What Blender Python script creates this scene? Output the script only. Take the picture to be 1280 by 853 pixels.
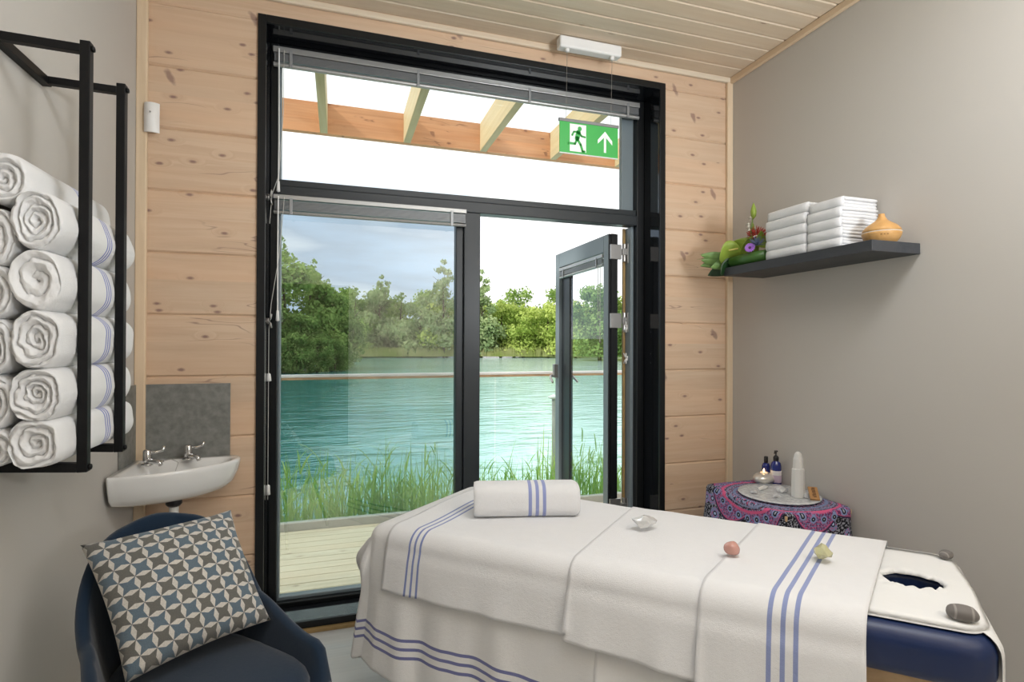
import bpy, bmesh, math, random
from math import sin, cos, pi, radians, sqrt, atan2
from mathutils import Vector, Matrix, noise
random.seed(7)
for o in list(bpy.data.objects): bpy.data.objects.remove(o)
S = bpy.context.scene
COL = S.collection

# ---------------------------------------------------------------- camera
yaw, pitch, roll = [radians(a) for a in (17.789, .3149, .187)]
fw = Vector((sin(yaw)*cos(pitch), cos(yaw)*cos(pitch), sin(pitch)))
rt = Vector((cos(yaw), -sin(yaw), 0)); up = rt.cross(fw)
r2 = rt*cos(roll)+up*sin(roll); u2 = -rt*sin(roll)+up*cos(roll)
cd = bpy.data.cameras.new('camera'); cam = bpy.data.objects.new('camera', cd); COL.objects.link(cam)
cam.matrix_world = Matrix(((r2.x, u2.x, -fw.x, .8235), (r2.y, u2.y, -fw.y, -2.6879), (r2.z, u2.z, -fw.z, 1.3355), (0, 0, 0, 1)))
cd.sensor_width = 36; cd.lens = 676.35/1280*36; cd.clip_start = .05; cd.clip_end = 1000
S.camera = cam
S.view_settings.view_transform = 'Standard'; S.view_settings.look = 'None'
S.view_settings.exposure = 0.0; S.view_settings.gamma = 1; S.view_settings.use_curve_mapping = False

# ---------------------------------------------------------------- sky
SKY = 1.5
W = bpy.data.worlds.new('sky'); S.world = W; W.use_nodes = True
n = W.node_tree.nodes; l = W.node_tree.links; n.clear()
def nn(t, **k):
    x = n.new(t)
    for a, b in k.items(): setattr(x, a, b)
    return x
tc = nn('ShaderNodeTexCoord'); mp = nn('ShaderNodeMapping'); mp.inputs['Scale'].default_value = (1.3, 1.3, 7.5)
no = nn('ShaderNodeTexNoise'); no.inputs['Scale'].default_value = 2.3; no.inputs['Detail'].default_value = 6; no.inputs['Roughness'].default_value = .52
rp = nn('ShaderNodeValToRGB')
rp.color_ramp.elements[0].position = .32; rp.color_ramp.elements[0].color = (.60, .74, .92, 1)
rp.color_ramp.elements[1].position = .72; rp.color_ramp.elements[1].color = (.92, .95, 1.0, 1)
e = rp.color_ramp.elements.new(.50); e.color = (.52, .61, .74, 1)
l.new(tc.outputs['Generated'], mp.inputs['Vector']); l.new(mp.outputs[0], no.inputs['Vector']); l.new(no.outputs['Fac'], rp.inputs[0])
sep = nn('ShaderNodeSeparateXYZ'); l.new(tc.outputs['Generated'], sep.inputs[0])
at = nn('ShaderNodeMath', operation='ARCTAN2'); l.new(sep.outputs['X'], at.inputs[0]); l.new(sep.outputs['Y'], at.inputs[1])
m1 = nn('ShaderNodeMapRange'); m1.inputs['From Min'].default_value = radians(11.5); m1.inputs['From Max'].default_value = radians(15)
l.new(at.outputs[0], m1.inputs['Value'])
m2 = nn('ShaderNodeMapRange'); m2.inputs['From Min'].default_value = .24; m2.inputs['From Max'].default_value = .30
l.new(sep.outputs['Z'], m2.inputs['Value'])
mx = nn('ShaderNodeMath', operation='MAXIMUM'); l.new(m1.outputs[0], mx.inputs[0]); l.new(m2.outputs[0], mx.inputs[1])
mc = nn('ShaderNodeMixRGB'); l.new(mx.outputs[0], mc.inputs[0]); l.new(rp.outputs[0], mc.inputs[1]); mc.inputs[2].default_value = (1.0, 1.0, 1.0, 1)
bg = nn('ShaderNodeBackground'); bg.inputs['Strength'].default_value = SKY; l.new(mc.outputs[0], bg.inputs['Color'])
wo = nn('ShaderNodeOutputWorld'); l.new(bg.outputs[0], wo.inputs[0])

# ---------------------------------------------------------------- sun and the fill lights added to brighten the room
def light(name, kind, loc, rot, energy, color=(1, 1, 1), **k):
    d = bpy.data.lights.new(name, kind); d.energy = energy; d.color = color
    for a, b in k.items(): setattr(d, a, b)
    o = bpy.data.objects.new(name, d); COL.objects.link(o); o.location = loc; o.rotation_euler = rot
    return o
sd = Vector((-.78, -.22, .60)).normalized()
light('sun', 'SUN', (0, 0, 20), sd.to_track_quat('Z', 'Y').to_euler(), 3.3, (1, .96, .88), angle=radians(6))
light('fill_light_top', 'AREA', (1.75, -2.0, 2.88), (radians(8), 0, 0), 26, (.90, .95, 1.0), shape='RECTANGLE', size=1.8, size_y=.5)  # added fill from above, out of view, with no lamp fixture behind it
light('fill_light_rear', 'AREA', (2.72, -3.3, 1.75), (radians(180-22), 0, radians(25)), 90, (.90, .95, 1.0), shape='RECTANGLE', size=.55, size_y=.8)  # added unseen fill aimed upward to brighten the ceiling and walls

# ================================================================ helpers
def setp(o, label=None, cat=None, group=None, kind=None):
    if label: o['label'] = label
    if cat: o['category'] = cat
    if group: o['group'] = group
    if kind: o['kind'] = kind
    return o
def empty(name, loc, label, cat, group=None, rz=0):
    o = bpy.data.objects.new(name, None); COL.objects.link(o); o.location = loc; o.rotation_euler = (0, 0, rz); o.empty_display_size = .05
    return setp(o, label, cat, group)
def link_mesh(name, me, m, parent=None, smooth=False, bevel=0, seg=2, loc=None):
    o = bpy.data.objects.new(name, me); COL.objects.link(o)
    if m is not None:
        for mm in (m if isinstance(m, (list, tuple)) else [m]): me.materials.append(mm)
    if smooth:
        me.polygons.foreach_set('use_smooth', [True]*len(me.polygons))
    if bevel:
        b = o.modifiers.new('bevel', 'BEVEL'); b.width = bevel; b.segments = seg; b.limit_method = 'ANGLE'; b.angle_limit = radians(40)
    if parent is not None:
        o.parent = parent
        bpy_loc = parent.matrix_basis if parent.parent is None else parent.parent.matrix_basis @ parent.matrix_basis
    if loc is not None: o.location = loc
    return o
class MB:
    def __init__(s): s.v = []; s.f = []; s.uv = {}
    def add(s, vs, fs):
        b = len(s.v); s.v += [tuple(v) for v in vs]; s.f += [tuple(b+i for i in f) for f in fs]; return s
    def box(s, x0, x1, y0, y1, z0, z1, M=None):
        vs = [Vector((x, y, z)) for x in (x0, x1) for y in (y0, y1) for z in (z0, z1)]
        if M: vs = [M @ v for v in vs]
        return s.add(vs, [(0, 1, 3, 2), (4, 6, 7, 5), (0, 4, 5, 1), (2, 3, 7, 6), (0, 2, 6, 4), (1, 5, 7, 3)])
    def tube(s, pts, r, seg=10, caps=True):
        pts = [Vector(p) for p in pts]; N = len(pts); rr = r if isinstance(r, (list, tuple)) else [r]*N
        rings = []; u = None
        for i, p in enumerate(pts):
            t = (pts[min(i+1, N-1)]-pts[max(i-1, 0)]).normalized()
            if u is None:
                a = Vector((0, 0, 1)) if abs(t.z) < .9 else Vector((1, 0, 0)); u = t.cross(a).normalized()
            else: u = (u-t*u.dot(t)).normalized()
            w = t.cross(u)
            rings.append([p+(u*cos(2*pi*k/seg)+w*sin(2*pi*k/seg))*rr[i] for k in range(seg)])
        fs = []
        for i in range(N-1):
            for k in range(seg):
                k2 = (k+1) % seg; fs.append((i*seg+k, i*seg+k2, (i+1)*seg+k2, (i+1)*seg+k))
        if caps: fs += [tuple(range(seg))[::-1], tuple((N-1)*seg+k for k in range(seg))]
        return s.add([v for r_ in rings for v in r_], fs)
    def lathe(s, prof, c=(0, 0, 0), seg=28, M=None):
        vs = []; fs = []
        for r, z in prof:
            for k in range(seg):
                v = Vector((max(r, 1e-4)*cos(2*pi*k/seg), max(r, 1e-4)*sin(2*pi*k/seg), z))
                if M: v = M @ v
                vs.append(v+Vector(c))
        for i in range(len(prof)-1):
            for k in range(seg):
                k2 = (k+1) % seg; fs.append((i*seg+k, i*seg+k2, (i+1)*seg+k2, (i+1)*seg+k))
        fs += [tuple(range(seg))[::-1], tuple((len(prof)-1)*seg+k for k in range(seg))]
        return s.add(vs, fs)
    def prism(s, poly, y0, y1, M=None):      # poly in (x,z), extruded along y
        N = len(poly); vs = [Vector((x, y0, z)) for x, z in poly]+[Vector((x, y1, z)) for x, z in poly]
        if M: vs = [M @ v for v in vs]
        fs = [tuple(range(N)), tuple(range(N, 2*N))[::-1]]+[(i, N+i, N+(i+1) % N, (i+1) % N) for i in range(N)]
        return s.add(vs, fs)
    def grid(s, f, nu, nv, uvf=None, closed=False):
        b = len(s.v)
        for i in range(nu):
            for j in range(nv):
                s.v.append(tuple(f(i/(nu-1), j/(nv-1) if not closed else j/nv)))
                if uvf: s.uv[len(s.v)-1] = uvf(i/(nu-1), j/(nv-1) if not closed else j/nv)
        for i in range(nu-1):
            for j in range(nv-1 if not closed else nv):
                j2 = (j+1) % nv
                s.f.append((b+i*nv+j, b+(i+1)*nv+j, b+(i+1)*nv+j2, b+i*nv+j2))
        return s
    def mesh(s, name):
        me = bpy.data.meshes.new(name); me.from_pydata(s.v, [], s.f)
        if s.uv:
            L = me.uv_layers.new(name='UVMap')
            for lp in me.loops: L.data[lp.index].uv = s.uv.get(lp.vertex_index, (0, 0))
        bm = bmesh.new(); bm.from_mesh(me); bmesh.ops.recalc_face_normals(bm, faces=bm.faces); bm.to_mesh(me); bm.free()
        return me
    def build(s, name, m, parent=None, smooth=False, bevel=0, seg=2, loc=None):
        # all coordinates are world: when parented, shift into the parent's frame
        o = link_mesh(name, s.mesh(name), m, parent, smooth, bevel, seg, loc)
        if parent is not None and not getattr(s, 'local', False):
            bpy.context.view_layer.update(); o.matrix_parent_inverse = parent.matrix_world.inverted()
        return o
def LMB():
    m = MB(); m.local = True; return m
def solid(o, t, off=-1):
    s = o.modifiers.new('solid', 'SOLIDIFY'); s.thickness = t; s.offset = off; return o
def subd(o, lv=1):
    s = o.modifiers.new('sub', 'SUBSURF'); s.levels = lv; s.render_levels = lv; return o
def clamp(x, a=0, b=1): return max(a, min(b, x))
def sm(x, a, b):
    t = clamp((x-a)/(b-a)); return t*t*(3-2*t)
def ns(x, y, z=0): return noise.noise(Vector((x, y, z)))

# ================================================================ materials
def mat(name, col=(.8, .8, .8), rough=.5, metal=0, bump=None, spec=.5, var=None, sheen=0, coat=0, trans=0, emit=None, sss=0):
    m = bpy.data.materials.new(name); m.use_nodes = True; nt = m.node_tree; b = nt.nodes['Principled BSDF']
    b.inputs['Base Color'].default_value = (*col, 1); b.inputs['Roughness'].default_value = rough; b.inputs['Metallic'].default_value = metal
    b.inputs['Specular IOR Level'].default_value = spec; b.inputs['Sheen Weight'].default_value = sheen; b.inputs['Coat Weight'].default_value = coat
    b.inputs['Transmission Weight'].default_value = trans
    if sss: b.inputs['Subsurface Weight'].default_value = sss; b.inputs['Subsurface Radius'].default_value = (.02, .02, .02)
    if emit: b.inputs['Emission Color'].default_value = (*emit[0], 1); b.inputs['Emission Strength'].default_value = emit[1]
    tc = nt.nodes.new('ShaderNodeTexCoord')
    if var:     # (scale, amount)
        t = nt.nodes.new('ShaderNodeTexNoise'); t.inputs['Scale'].default_value = var[0]; t.inputs['Detail'].default_value = 4
        nt.links.new(tc.outputs['Object'], t.inputs['Vector'])
        r = nt.nodes.new('ShaderNodeMapRange'); r.inputs['From Min'].default_value = .3; r.inputs['From Max'].default_value = .7
        r.inputs['To Min'].default_value = 1-var[1]; r.inputs['To Max'].default_value = 1+var[1]; nt.links.new(t.outputs['Fac'], r.inputs['Value'])
        x = nt.nodes.new('ShaderNodeVectorMath'); x.operation = 'SCALE'; x.inputs[0].default_value = col; nt.links.new(r.outputs[0], x.inputs['Scale'])
        nt.links.new(x.outputs[0], b.inputs['Base Color'])
    if bump:    # (scale, strength, distance)
        t = nt.nodes.new('ShaderNodeTexNoise'); t.inputs['Scale'].default_value = bump[0]; t.inputs['Detail'].default_value = 3
        nt.links.new(tc.outputs['Object'], t.inputs['Vector'])
        u = nt.nodes.new('ShaderNodeBump'); u.inputs['Strength'].default_value = bump[1]; u.inputs['Distance'].default_value = bump[2]
        nt.links.new(t.outputs['Fac'], u.inputs['Height']); nt.links.new(u.outputs[0], b.inputs['Normal'])
    return m
class NT:
    def __init__(s, m): s.nt = m.node_tree; s.N = s.nt.nodes; s.L = s.nt.links; s.b = s.N['Principled BSDF']
    def n(s, t, **k):
        x = s.N.new(t)
        for a, b in k.items():
            if a.startswith('i_'): x.inputs[int(a[2:]) if a[2:].isdigit() else a[2:].replace('_', ' ')].default_value = b
            else: setattr(x, a, b)
        return x
    def math(s, op, a, b=None, c=None):
        x = s.N.new('ShaderNodeMath'); x.operation = op
        for i, v in enumerate((a, b, c)):
            if v is None: continue
            if isinstance(v, (int, float)): x.inputs[i].default_value = v
            else: s.L.new(v, x.inputs[i])
        return x.outputs[0]
    def mix(s, f, a, b, blend='MIX'):
        x = s.N.new('ShaderNodeMixRGB'); x.blend_type = blend
        for i, v in enumerate((f, a, b)):
            if isinstance(v, (int, float)): x.inputs[i].default_value = v
            elif isinstance(v, tuple): x.inputs[i].default_value = (*v, 1)
            else: s.L.new(v, x.inputs[i])
        return x.outputs[0]
    def ramp(s, v, stops):
        x = s.N.new('ShaderNodeValToRGB'); cr = x.color_ramp
        while len(cr.elements) < len(stops): cr.elements.new(.5)
        for e, (p, c) in zip(cr.elements, stops): e.position = p; e.color = (*c, 1) if isinstance(c, tuple) else (c, c, c, 1)
        s.L.new(v, x.inputs[0]); return x.outputs[0]
    def mr(s, v, a, b, c=0, d=1):
        x = s.N.new('ShaderNodeMapRange')
        for i, q in enumerate((a, b, c, d)): x.inputs[i+1].default_value = q
        s.L.new(v, x.inputs[0]); return x.outputs[0]
    def sep(s, v):
        x = s.N.new('ShaderNodeSeparateXYZ'); s.L.new(v, x.inputs[0]); return x.outputs
    def com(s, x_, y_, z_):
        x = s.N.new('ShaderNodeCombineXYZ')
        for i, v in enumerate((x_, y_, z_)):
            if isinstance(v, (int, float)): x.inputs[i].default_value = v
            else: s.L.new(v, x.inputs[i])
        return x.outputs[0]
    def noise(s, v, scale, detail=4, rough=.5, dist=0):
        x = s.N.new('ShaderNodeTexNoise'); x.inputs['Scale'].default_value = scale; x.inputs['Detail'].default_value = detail
        x.inputs['Roughness'].default_value = rough; x.inputs['Distortion'].default_value = dist
        s.L.new(v, x.inputs['Vector']); return x.outputs['Fac']
    def white(s, v):
        x = s.N.new('ShaderNodeTexWhiteNoise'); x.noise_dimensions = '3D'; s.L.new(v, x.inputs['Vector']); return x.outputs['Value']
    def bump(s, h, strength, dist):
        x = s.N.new('ShaderNodeBump'); x.inputs['Strength'].default_value = strength; x.inputs['Distance'].default_value = dist
        s.L.new(h, x.inputs['Height']); s.L.new(x.outputs[0], s.b.inputs['Normal'])

def wood(name, base, dark, knot, along='X', across='Z', pitch=.27, zoff=0, knots=1.0, rough=.55, grain=1.0, lam=.5, rep=1.0):
    m = mat(name, base, rough, spec=.3); T = NT(m)
    tc = T.n('ShaderNodeTexCoord'); o = T.sep(tc.outputs['Object'])
    A = o['XYZ'.index(along)]; B = o['XYZ'.index(across)]; Cc = o[3-'XYZ'.index(along)-'XYZ'.index(across)]
    row = T.math('FLOOR', T.math('DIVIDE', T.math('ADD', B, zoff), pitch)) if False else T.math('FLOOR', T.math('DIVIDE', T.math('ADD', B, zoff), pitch))
    rnd = T.white(T.com(row, 3.1, 7.7))
    rnd2 = T.white(T.com(row, 9.2, 1.3))
    a2 = T.math('ADD', A, T.math('MULTIPLY', rnd, 37.0))
    b2 = T.math('ADD', B, T.math('MULTIPLY', rnd2, 5.0))
    v = T.com(T.math('MULTIPLY', a2, 1.0), b2, Cc)
    # knots first, used to bend the grain around them
    vk = T.com(T.math('MULTIPLY', a2, .8*rep), T.math('MULTIPLY', b2, 2.1*rep), 0.0)
    vo = T.n('ShaderNodeTexVoronoi', i_Scale=4.0, voronoi_dimensions='2D'); vo.inputs['Randomness'].default_value = 1.0
    T.L.new(T.com(T.math('MULTIPLY', a2, .9*rep), T.math('MULTIPLY', b2, 1.9*rep), 0.0), vo.inputs['Vector'])
    dk = vo.outputs['Distance']
    keep = T.math('GREATER_THAN', T.sep(vo.outputs['Color'])[0], 1-.55*knots)
    wob = T.noise(v, 40, 2)
    dkk = T.math('ADD', dk, T.math('MULTIPLY', T.math('SUBTRACT', wob, .5), .05))
    km = T.math('MULTIPLY', T.mr(dkk, .085, .03), keep)
    halo = T.math('MULTIPLY', T.mr(dk, .26, .04), keep)
    if knots > .9:
        vo2 = T.n('ShaderNodeTexVoronoi', i_Scale=2.1, voronoi_dimensions='2D')
        wx = T.math('MULTIPLY', T.math('SUBTRACT', T.noise(v, 14, 2), .5), .07)
        T.L.new(T.com(T.math('ADD', wx, T.math('MULTIPLY', T.math('ADD', a2, T.math('MULTIPLY', b2, .45)), 2.1)), T.math('MULTIPLY', T.math('SUBTRACT', b2, T.math('MULTIPLY', a2, .25)), .95), 0.0), vo2.inputs['Vector'])
        k2 = T.math('MULTIPLY', T.mr(T.math('ADD', vo2.outputs['Distance'], T.math('MULTIPLY', T.math('SUBTRACT', wob, .5), .05)), .085, .045), T.math('GREATER_THAN', T.sep(vo2.outputs['Color'])[1], .62))
        km = T.math('MAXIMUM', km, T.math('MULTIPLY', k2, .8))
    gv = T.com(T.math('MULTIPLY', a2, .9), T.math('ADD', T.math('MULTIPLY', b2, 16.0*grain), T.math('MULTIPLY', halo, 1.2)), T.math('MULTIPLY', Cc, 16.0))
    g1 = T.noise(gv, 1.7, 5, .55, .7)
    g2 = T.noise(T.com(T.math('MULTIPLY', a2, 2.0), T.math('MULTIPLY', b2, 150.0), T.math('MULTIPLY', Cc, 150.0)), 1.0, 2)
    big = T.noise(T.com(T.math('MULTIPLY', a2, .8), T.math('MULTIPLY', b2, 7.0), Cc), 1.0, 2)
    c = T.mix(T.mr(g1, .38, .72), base, dark)
    c = T.mix(T.math('MULTIPLY', T.mr(g2, .45, .75), .22), c, dark)
    c = T.mix(T.math('MULTIPLY', T.mr(big, .35, .7), lam), c, tuple(min(1, x*y) for x, y in zip(base, (1.06, .93, .84))))
    lamr = T.white(T.com(T.math('FLOOR', T.math('DIVIDE', T.math('ADD', B, zoff), pitch/2)), 5.5, 2.0))
    c = T.mix(T.math('MULTIPLY', lamr, .28), c, tuple(x*.8 for x in base))
    c = T.mix(T.math('MULTIPLY', halo, .35), c, dark)
    if knots > .9:
        ln = T.noise(T.com(T.math('MULTIPLY', a2, 1.1), T.math('MULTIPLY', b2, 9.0), 3.0), 1.0, 3, .5, .3)
        gate = T.mr(T.noise(T.com(T.math('MULTIPLY', a2, 2.3), T.math('MULTIPLY', b2, 3.0), 8.0), 1.0, 2), .54, .62)
        c = T.mix(T.math('MULTIPLY', T.math('MULTIPLY', T.mr(T.math('ABSOLUTE', T.math('SUBTRACT', ln, .5)), .006, .001), gate), .6), c, knot)
    c = T.mix(T.math('MULTIPLY', km, .8), c, knot)
    T.L.new(c, T.b.inputs['Base Color'])
    T.bump(g2, .06, .002)
    return m

def glass(name, tint=(.95, .97, .96), rough=0.0, f0=1.45, mul=1.0):
    m = bpy.data.materials.new(name); m.use_nodes = True; nt = m.node_tree; nt.nodes.clear()
    o = nt.nodes.new('ShaderNodeOutputMaterial'); t = nt.nodes.new('ShaderNodeBsdfTransparent'); g = nt.nodes.new('ShaderNodeBsdfGlossy')
    t.inputs['Color'].default_value = (*tint, 1); g.inputs['Roughness'].default_value = rough; g.inputs['Color'].default_value = (1, 1, 1, 1)
    f = nt.nodes.new('ShaderNodeFresnel'); f.inputs['IOR'].default_value = f0
    ge = nt.nodes.new('ShaderNodeNewGeometry'); iv = nt.nodes.new('ShaderNodeMath'); iv.operation = 'SUBTRACT'; iv.inputs[0].default_value = 1; nt.links.new(ge.outputs['Backfacing'], iv.inputs[1])
    mu = nt.nodes.new('ShaderNodeMath'); mu.operation = 'MULTIPLY'; nt.links.new(f.outputs[0], mu.inputs[0]); nt.links.new(iv.outputs[0], mu.inputs[1])
    x = nt.nodes.new('ShaderNodeMixShader'); nt.links.new(mu.outputs[0], x.inputs[0]); nt.links.new(t.outputs[0], x.inputs[1]); nt.links.new(g.outputs[0], x.inputs[2])
    nt.links.new(x.outputs[0], o.inputs[0]); return m

M_pine = wood('pine_wall', (.68, .515, .37), (.56, .385, .26), (.22, .12, .11), pitch=.27, zoff=.01, lam=.6, knots=1.15, rep=1.25)
M_ceil = wood('pine_ceiling', (.70, .60, .47), (.60, .49, .36), (.28, .18, .12), across='Y', pitch=.105, knots=.25)
M_trim = wood('pine_trim', (.74, .60, .43), (.62, .48, .32), (.3, .2, .12), along='Z', across='X', pitch=.5, knots=0)
M_trimx = wood('pine_cornice', (.76, .66, .52), (.64, .53, .40), (.3, .2, .12), across='Z', pitch=.5, knots=0)
M_trimy = wood('pine_cornice_side', (.70, .56, .40), (.60, .46, .31), (.3, .2, .12), along='Y', across='Z', pitch=.5, knots=0)
M_glulam = wood('glulam', (.74, .40, .21), (.50, .21, .09), (.20, .07, .04), pitch=.056, knots=.92, grain=1.1, lam=.8)
M_rafter = wood('rafter_pine', (.66, .56, .34), (.52, .40, .20), (.3, .2, .1), along='Y', across='Z', pitch=.056, knots=.1)
M_deck = wood('deck_boards', (.74, .68, .52), (.60, .53, .38), (.32, .25, .18), across='Y', pitch=.094, zoff=.03, knots=.35)
M_fascia = mat('grey_timber', (.42, .41, .37), .7, var=(9, .12))
M_rail = mat('handrail_top', (.82, .80, .78), .35, var=(6, .1))
M_railw = mat('handrail_wood', (.50, .32, .17), .5, var=(9, .2))
M_wall = mat('warm_grey_paint', (.53, .50, .46), .85, bump=(180, .08, .001), spec=.2)
M_beech0 = mat('dark_door', (.10, .085, .07), .5)
M_back = mat('white_paint_back', (.72, .70, .66), .85, spec=.2)
M_floor = wood('whitewashed_floor', (.62, .63, .62), (.52, .53, .52), (.35, .33, .3), along='X', across='Y', pitch=.19, knots=.15, rough=.35)
M_black = mat('black_aluminium', (.007, .008, .009), .36, spec=.35)
M_blackg = mat('black_gloss_lining', (.008, .009, .011), .07, spec=.6)
M_greyf = mat('grey_frame', (.026, .031, .035), .36, spec=.4)
M_greyd = mat('grey_door_face', (.19, .23, .25), .4)
M_silver = mat('blind_aluminium', (.42, .42, .41), .38, metal=.6)
M_slat = mat('blind_slats', (.32, .33, .34), .4, metal=.4)
M_cord = mat('cord', (.55, .54, .50), .7)
M_white = mat('white_plastic', (.82, .81, .79), .35)
M_steel = mat('brushed_steel', (.42, .41, .40), .35, metal=.9)
M_chrome = mat('chrome', (.75, .75, .75), .12, metal=1)
M_porc = mat('porcelain', (.80, .79, .77), .08, coat=.6)
M_concrete = mat('grey_stone_panel', (.20, .20, .185), .55, var=(38, .22), bump=(60, .1, .001))
M_vinyl = mat('navy_vinyl', (.008, .022, .085), .38, bump=(260, .12, .001), spec=.5)
M_rack = mat('black_rack', (.004, .004, .0045), .5, spec=.25)
M_shelf = wood('charcoal_shelf', (.055, .060, .068), (.035, .038, .045), (.02, .02, .02), along='Y', across='X', pitch=1, knots=0, rough=.5)
M_pglass = glass('window_glass', (.80, .84, .84), f0=2.45)
M_tglass = glass('top_window_glass', (.93, .95, .95), f0=1.6)
M_dglass = glass('door_glass', (.93, .95, .95), f0=1.5)
M_bglass = glass('balustrade_glass', (.90, .97, .96), f0=1.35)

def cloth(name, col, stripes=(), w=.006, scol=(.22, .27, .52), sax=0, rough=.95, bs=420, bstr=.5):
    m = mat(name, col, rough, spec=.1, sheen=.25); T = NT(m)
    tc = T.n('ShaderNodeTexCoord'); o = T.sep(tc.outputs['UV']); a = o[sax]
    c = None
    msk = None
    for s_ in stripes:
        k = T.mr(T.math('ABSOLUTE', T.math('SUBTRACT', a, s_)), w*1.05, w*.9)
        msk = k if msk is None else T.math('MAXIMUM', msk, k)
    fine = T.noise(tc.outputs['Object'], bs, 3, .6)
    soft = T.noise(tc.outputs['Object'], 30, 3)
    base = T.mix(T.mr(soft, .3, .7, 0, .12), col, tuple(x*.86 for x in col))
    if msk is not None: base = T.mix(msk, base, scol)
    T.L.new(base, T.b.inputs['Base Color'])
    h = T.math('ADD', fine, T.math('MULTIPLY', T.noise(tc.outputs['Object'], 90, 2), .7))
    T.bump(h, bstr, .0025)
    return m

# ================================================================ SETTING
RX = 3.062; CH = 2.93
def struct(o): o['kind'] = 'structure'; return o
# facade of stacked planks with V grooves, as wall around the opening
def planks(x0, x1, z0, z1, y=0.0, th=.12, g=.008, pitch=.27, off=.108-.0):
    mb = MB(); zs = []
    k = 0; lines = [z for z in [ -1*.0+.27*i+.108 for i in range(-1, 12)] if z0 < z < z1]
    e = [z0]+lines+[z1]
    for a, b in zip(e[:-1], e[1:]):
        ga = g if a != z0 else 0; gb = g if b != z1 else 0
        poly = [(y+th, a), (y+th, b), (y+g, b), (y, b-gb), (y, a+ga), (y+g, a)]
        # polygon in (y,z) extruded along x
        N = len(poly); vs = [(x0, p, q) for p, q in poly]+[(x1, p, q) for p, q in poly]
        mb.add(vs, [tuple(range(N)), tuple(range(N, 2*N))[::-1]]+[(i, N+i, N+(i+1) % N, (i+1) % N) for i in range(N)])
    return mb
m = planks(-.15, .475, -.05, CH+.05); m2 = planks(2.595, RX+.15, -.05, CH+.05); m3 = planks(.475, 2.595, 2.825, CH+.05)
mb = MB()
for q in (m, m2, m3): mb.add(q.v, q.f)
struct(mb.build('wall_front', M_pine))
struct(MB().box(-.12, 0, -4.4, .12, -.05, CH+.05).build('wall_left', M_wall))
struct(MB().box(RX, RX+.12, -4.4, .12, -.05, CH+.05).build('wall_right', M_wall))
struct(MB().box(-.12, RX+.12, -4.5, -4.4, -.05, CH+.05).build('wall_back', M_back))
struct(MB().box(.04, .95, -4.4, -4.36, 0, 2.1).build('door_2', M_beech0))
struct(MB().box(-.12, RX+.12, -4.5, .0, -.06, 0).build('floor', M_floor))
mb = MB()
for i in range(44):
    y1 = -.01-.105*i; y0 = y1-.105; g = .006
    poly = [(y0, CH+.03), (y0, CH+g), (y0+g, CH), (y1-g*1.8, CH), (y1, CH+g), (y1, CH+.03)]
    N = len(poly); vs = [(-.12, p, q) for p, q in poly]+[(RX+.12, p, q) for p, q in poly]
    mb.add(vs, [tuple(range(N)), tuple(range(N, 2*N))[::-1]]+[(j, N+j, N+(j+1) % N, (j+1) % N) for j in range(N)])
struct(mb.build('ceiling', M_ceil))
struct(MB().box(.0, RX, -.022, .0, CH-.032, CH).build('trim_1', M_trimx, bevel=.006))
struct(MB().box(RX-.022, RX, -4.4, -.0, CH-.038, CH).build('trim_2', M_trimy, bevel=.006))
struct(MB().box(0, .022, -4.4, -.0, CH-.038, CH).build('trim_3', M_trimy, bevel=.006))
struct(MB().box(0.0, .042, -.022, .0, 0, CH-.03).build('trim_4', M_trim, bevel=.005))
struct(MB().box(RX-.040, RX, -.022, .0, 0, CH-.03).build('trim_5', M_trim, bevel=.005))
M_gold = mat('brass_trim', (.38, .25, .10), .4, var=(8, .2))
struct(MB().box(.47, 2.60, -.03, .0, 0, .018).build('trim_6', M_gold, bevel=.003))

# black window surround, fixed lights and door frame
FX0, FX1 = .470, 2.602; RX0, RX1 = .505, 2.567
win = struct(empty('window_1', (0, 0, 0), None, None))
mb = MB()
mb.box(FX0, RX0, -.012, 0.001, .018, 2.832).box(RX1, FX1, -.012, .001, .018, 2.832).box(RX0, RX1, -.012, .001, 2.795, 2.832).box(RX0, RX1, -.012, .001, .018, .05)
mb.build('architrave', M_black, win, bevel=.002)
mb = MB()
mb.box(FX0+.008, RX0, .001, .26, .018, 2.83).box(RX1, FX1-.01, .001, .26, .018, 2.83).box(RX0, RX1, .001, .26, 2.795, 2.83).box(RX0, RX1, .001, .26, .0, .05)
mb.build('reveal_lining', M_blackg, win)
Y0, Y1 = .16, .235
def fbars(name, bars, m, par, bev=.004):
    mb = MB()
    for b in bars: mb.box(*b)
    return mb.build(name, m, par, bevel=bev)
fbars('outer_frame', [(.505, .542, Y0, Y1, .05, 2.795), (2.52, 2.567, Y0, Y1, .05, 2.795), (.542, 2.52, Y0, Y1, 2.72, 2.795), (.542, 2.52, Y0, Y1, .05, .072)], M_black, win)
fbars('transom', [(.542, 2.52, Y0, Y1, 2.045, 2.105), (.542, 2.52, Y0+.012, Y1, 2.105, 2.138)], M_greyf, win)
fbars('mullion', [(1.465, 1.555, Y0, Y1, .072, 2.045), (1.425, 1.465, Y0+.018, Y1, .072, 2.045)], M_greyf, win)
fbars('glazing_bead', [(.542, .552, .19, Y1, .072, 2.045), (.542, .552, .19, Y1, 2.138, 2.72), (2.440, 2.52, .205, Y1, 2.138, 2.72), (.552, 1.425, .19, Y1, .072, .088)], M_greyd, win, .002)
MB().box(.545, 1.43, .208, .214, .075, 2.05).build('lower_pane', M_pglass, win)
MB().box(.545, 2.45, .208, .214, 2.13, 2.725).build('upper_pane', M_tglass, win)
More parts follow.
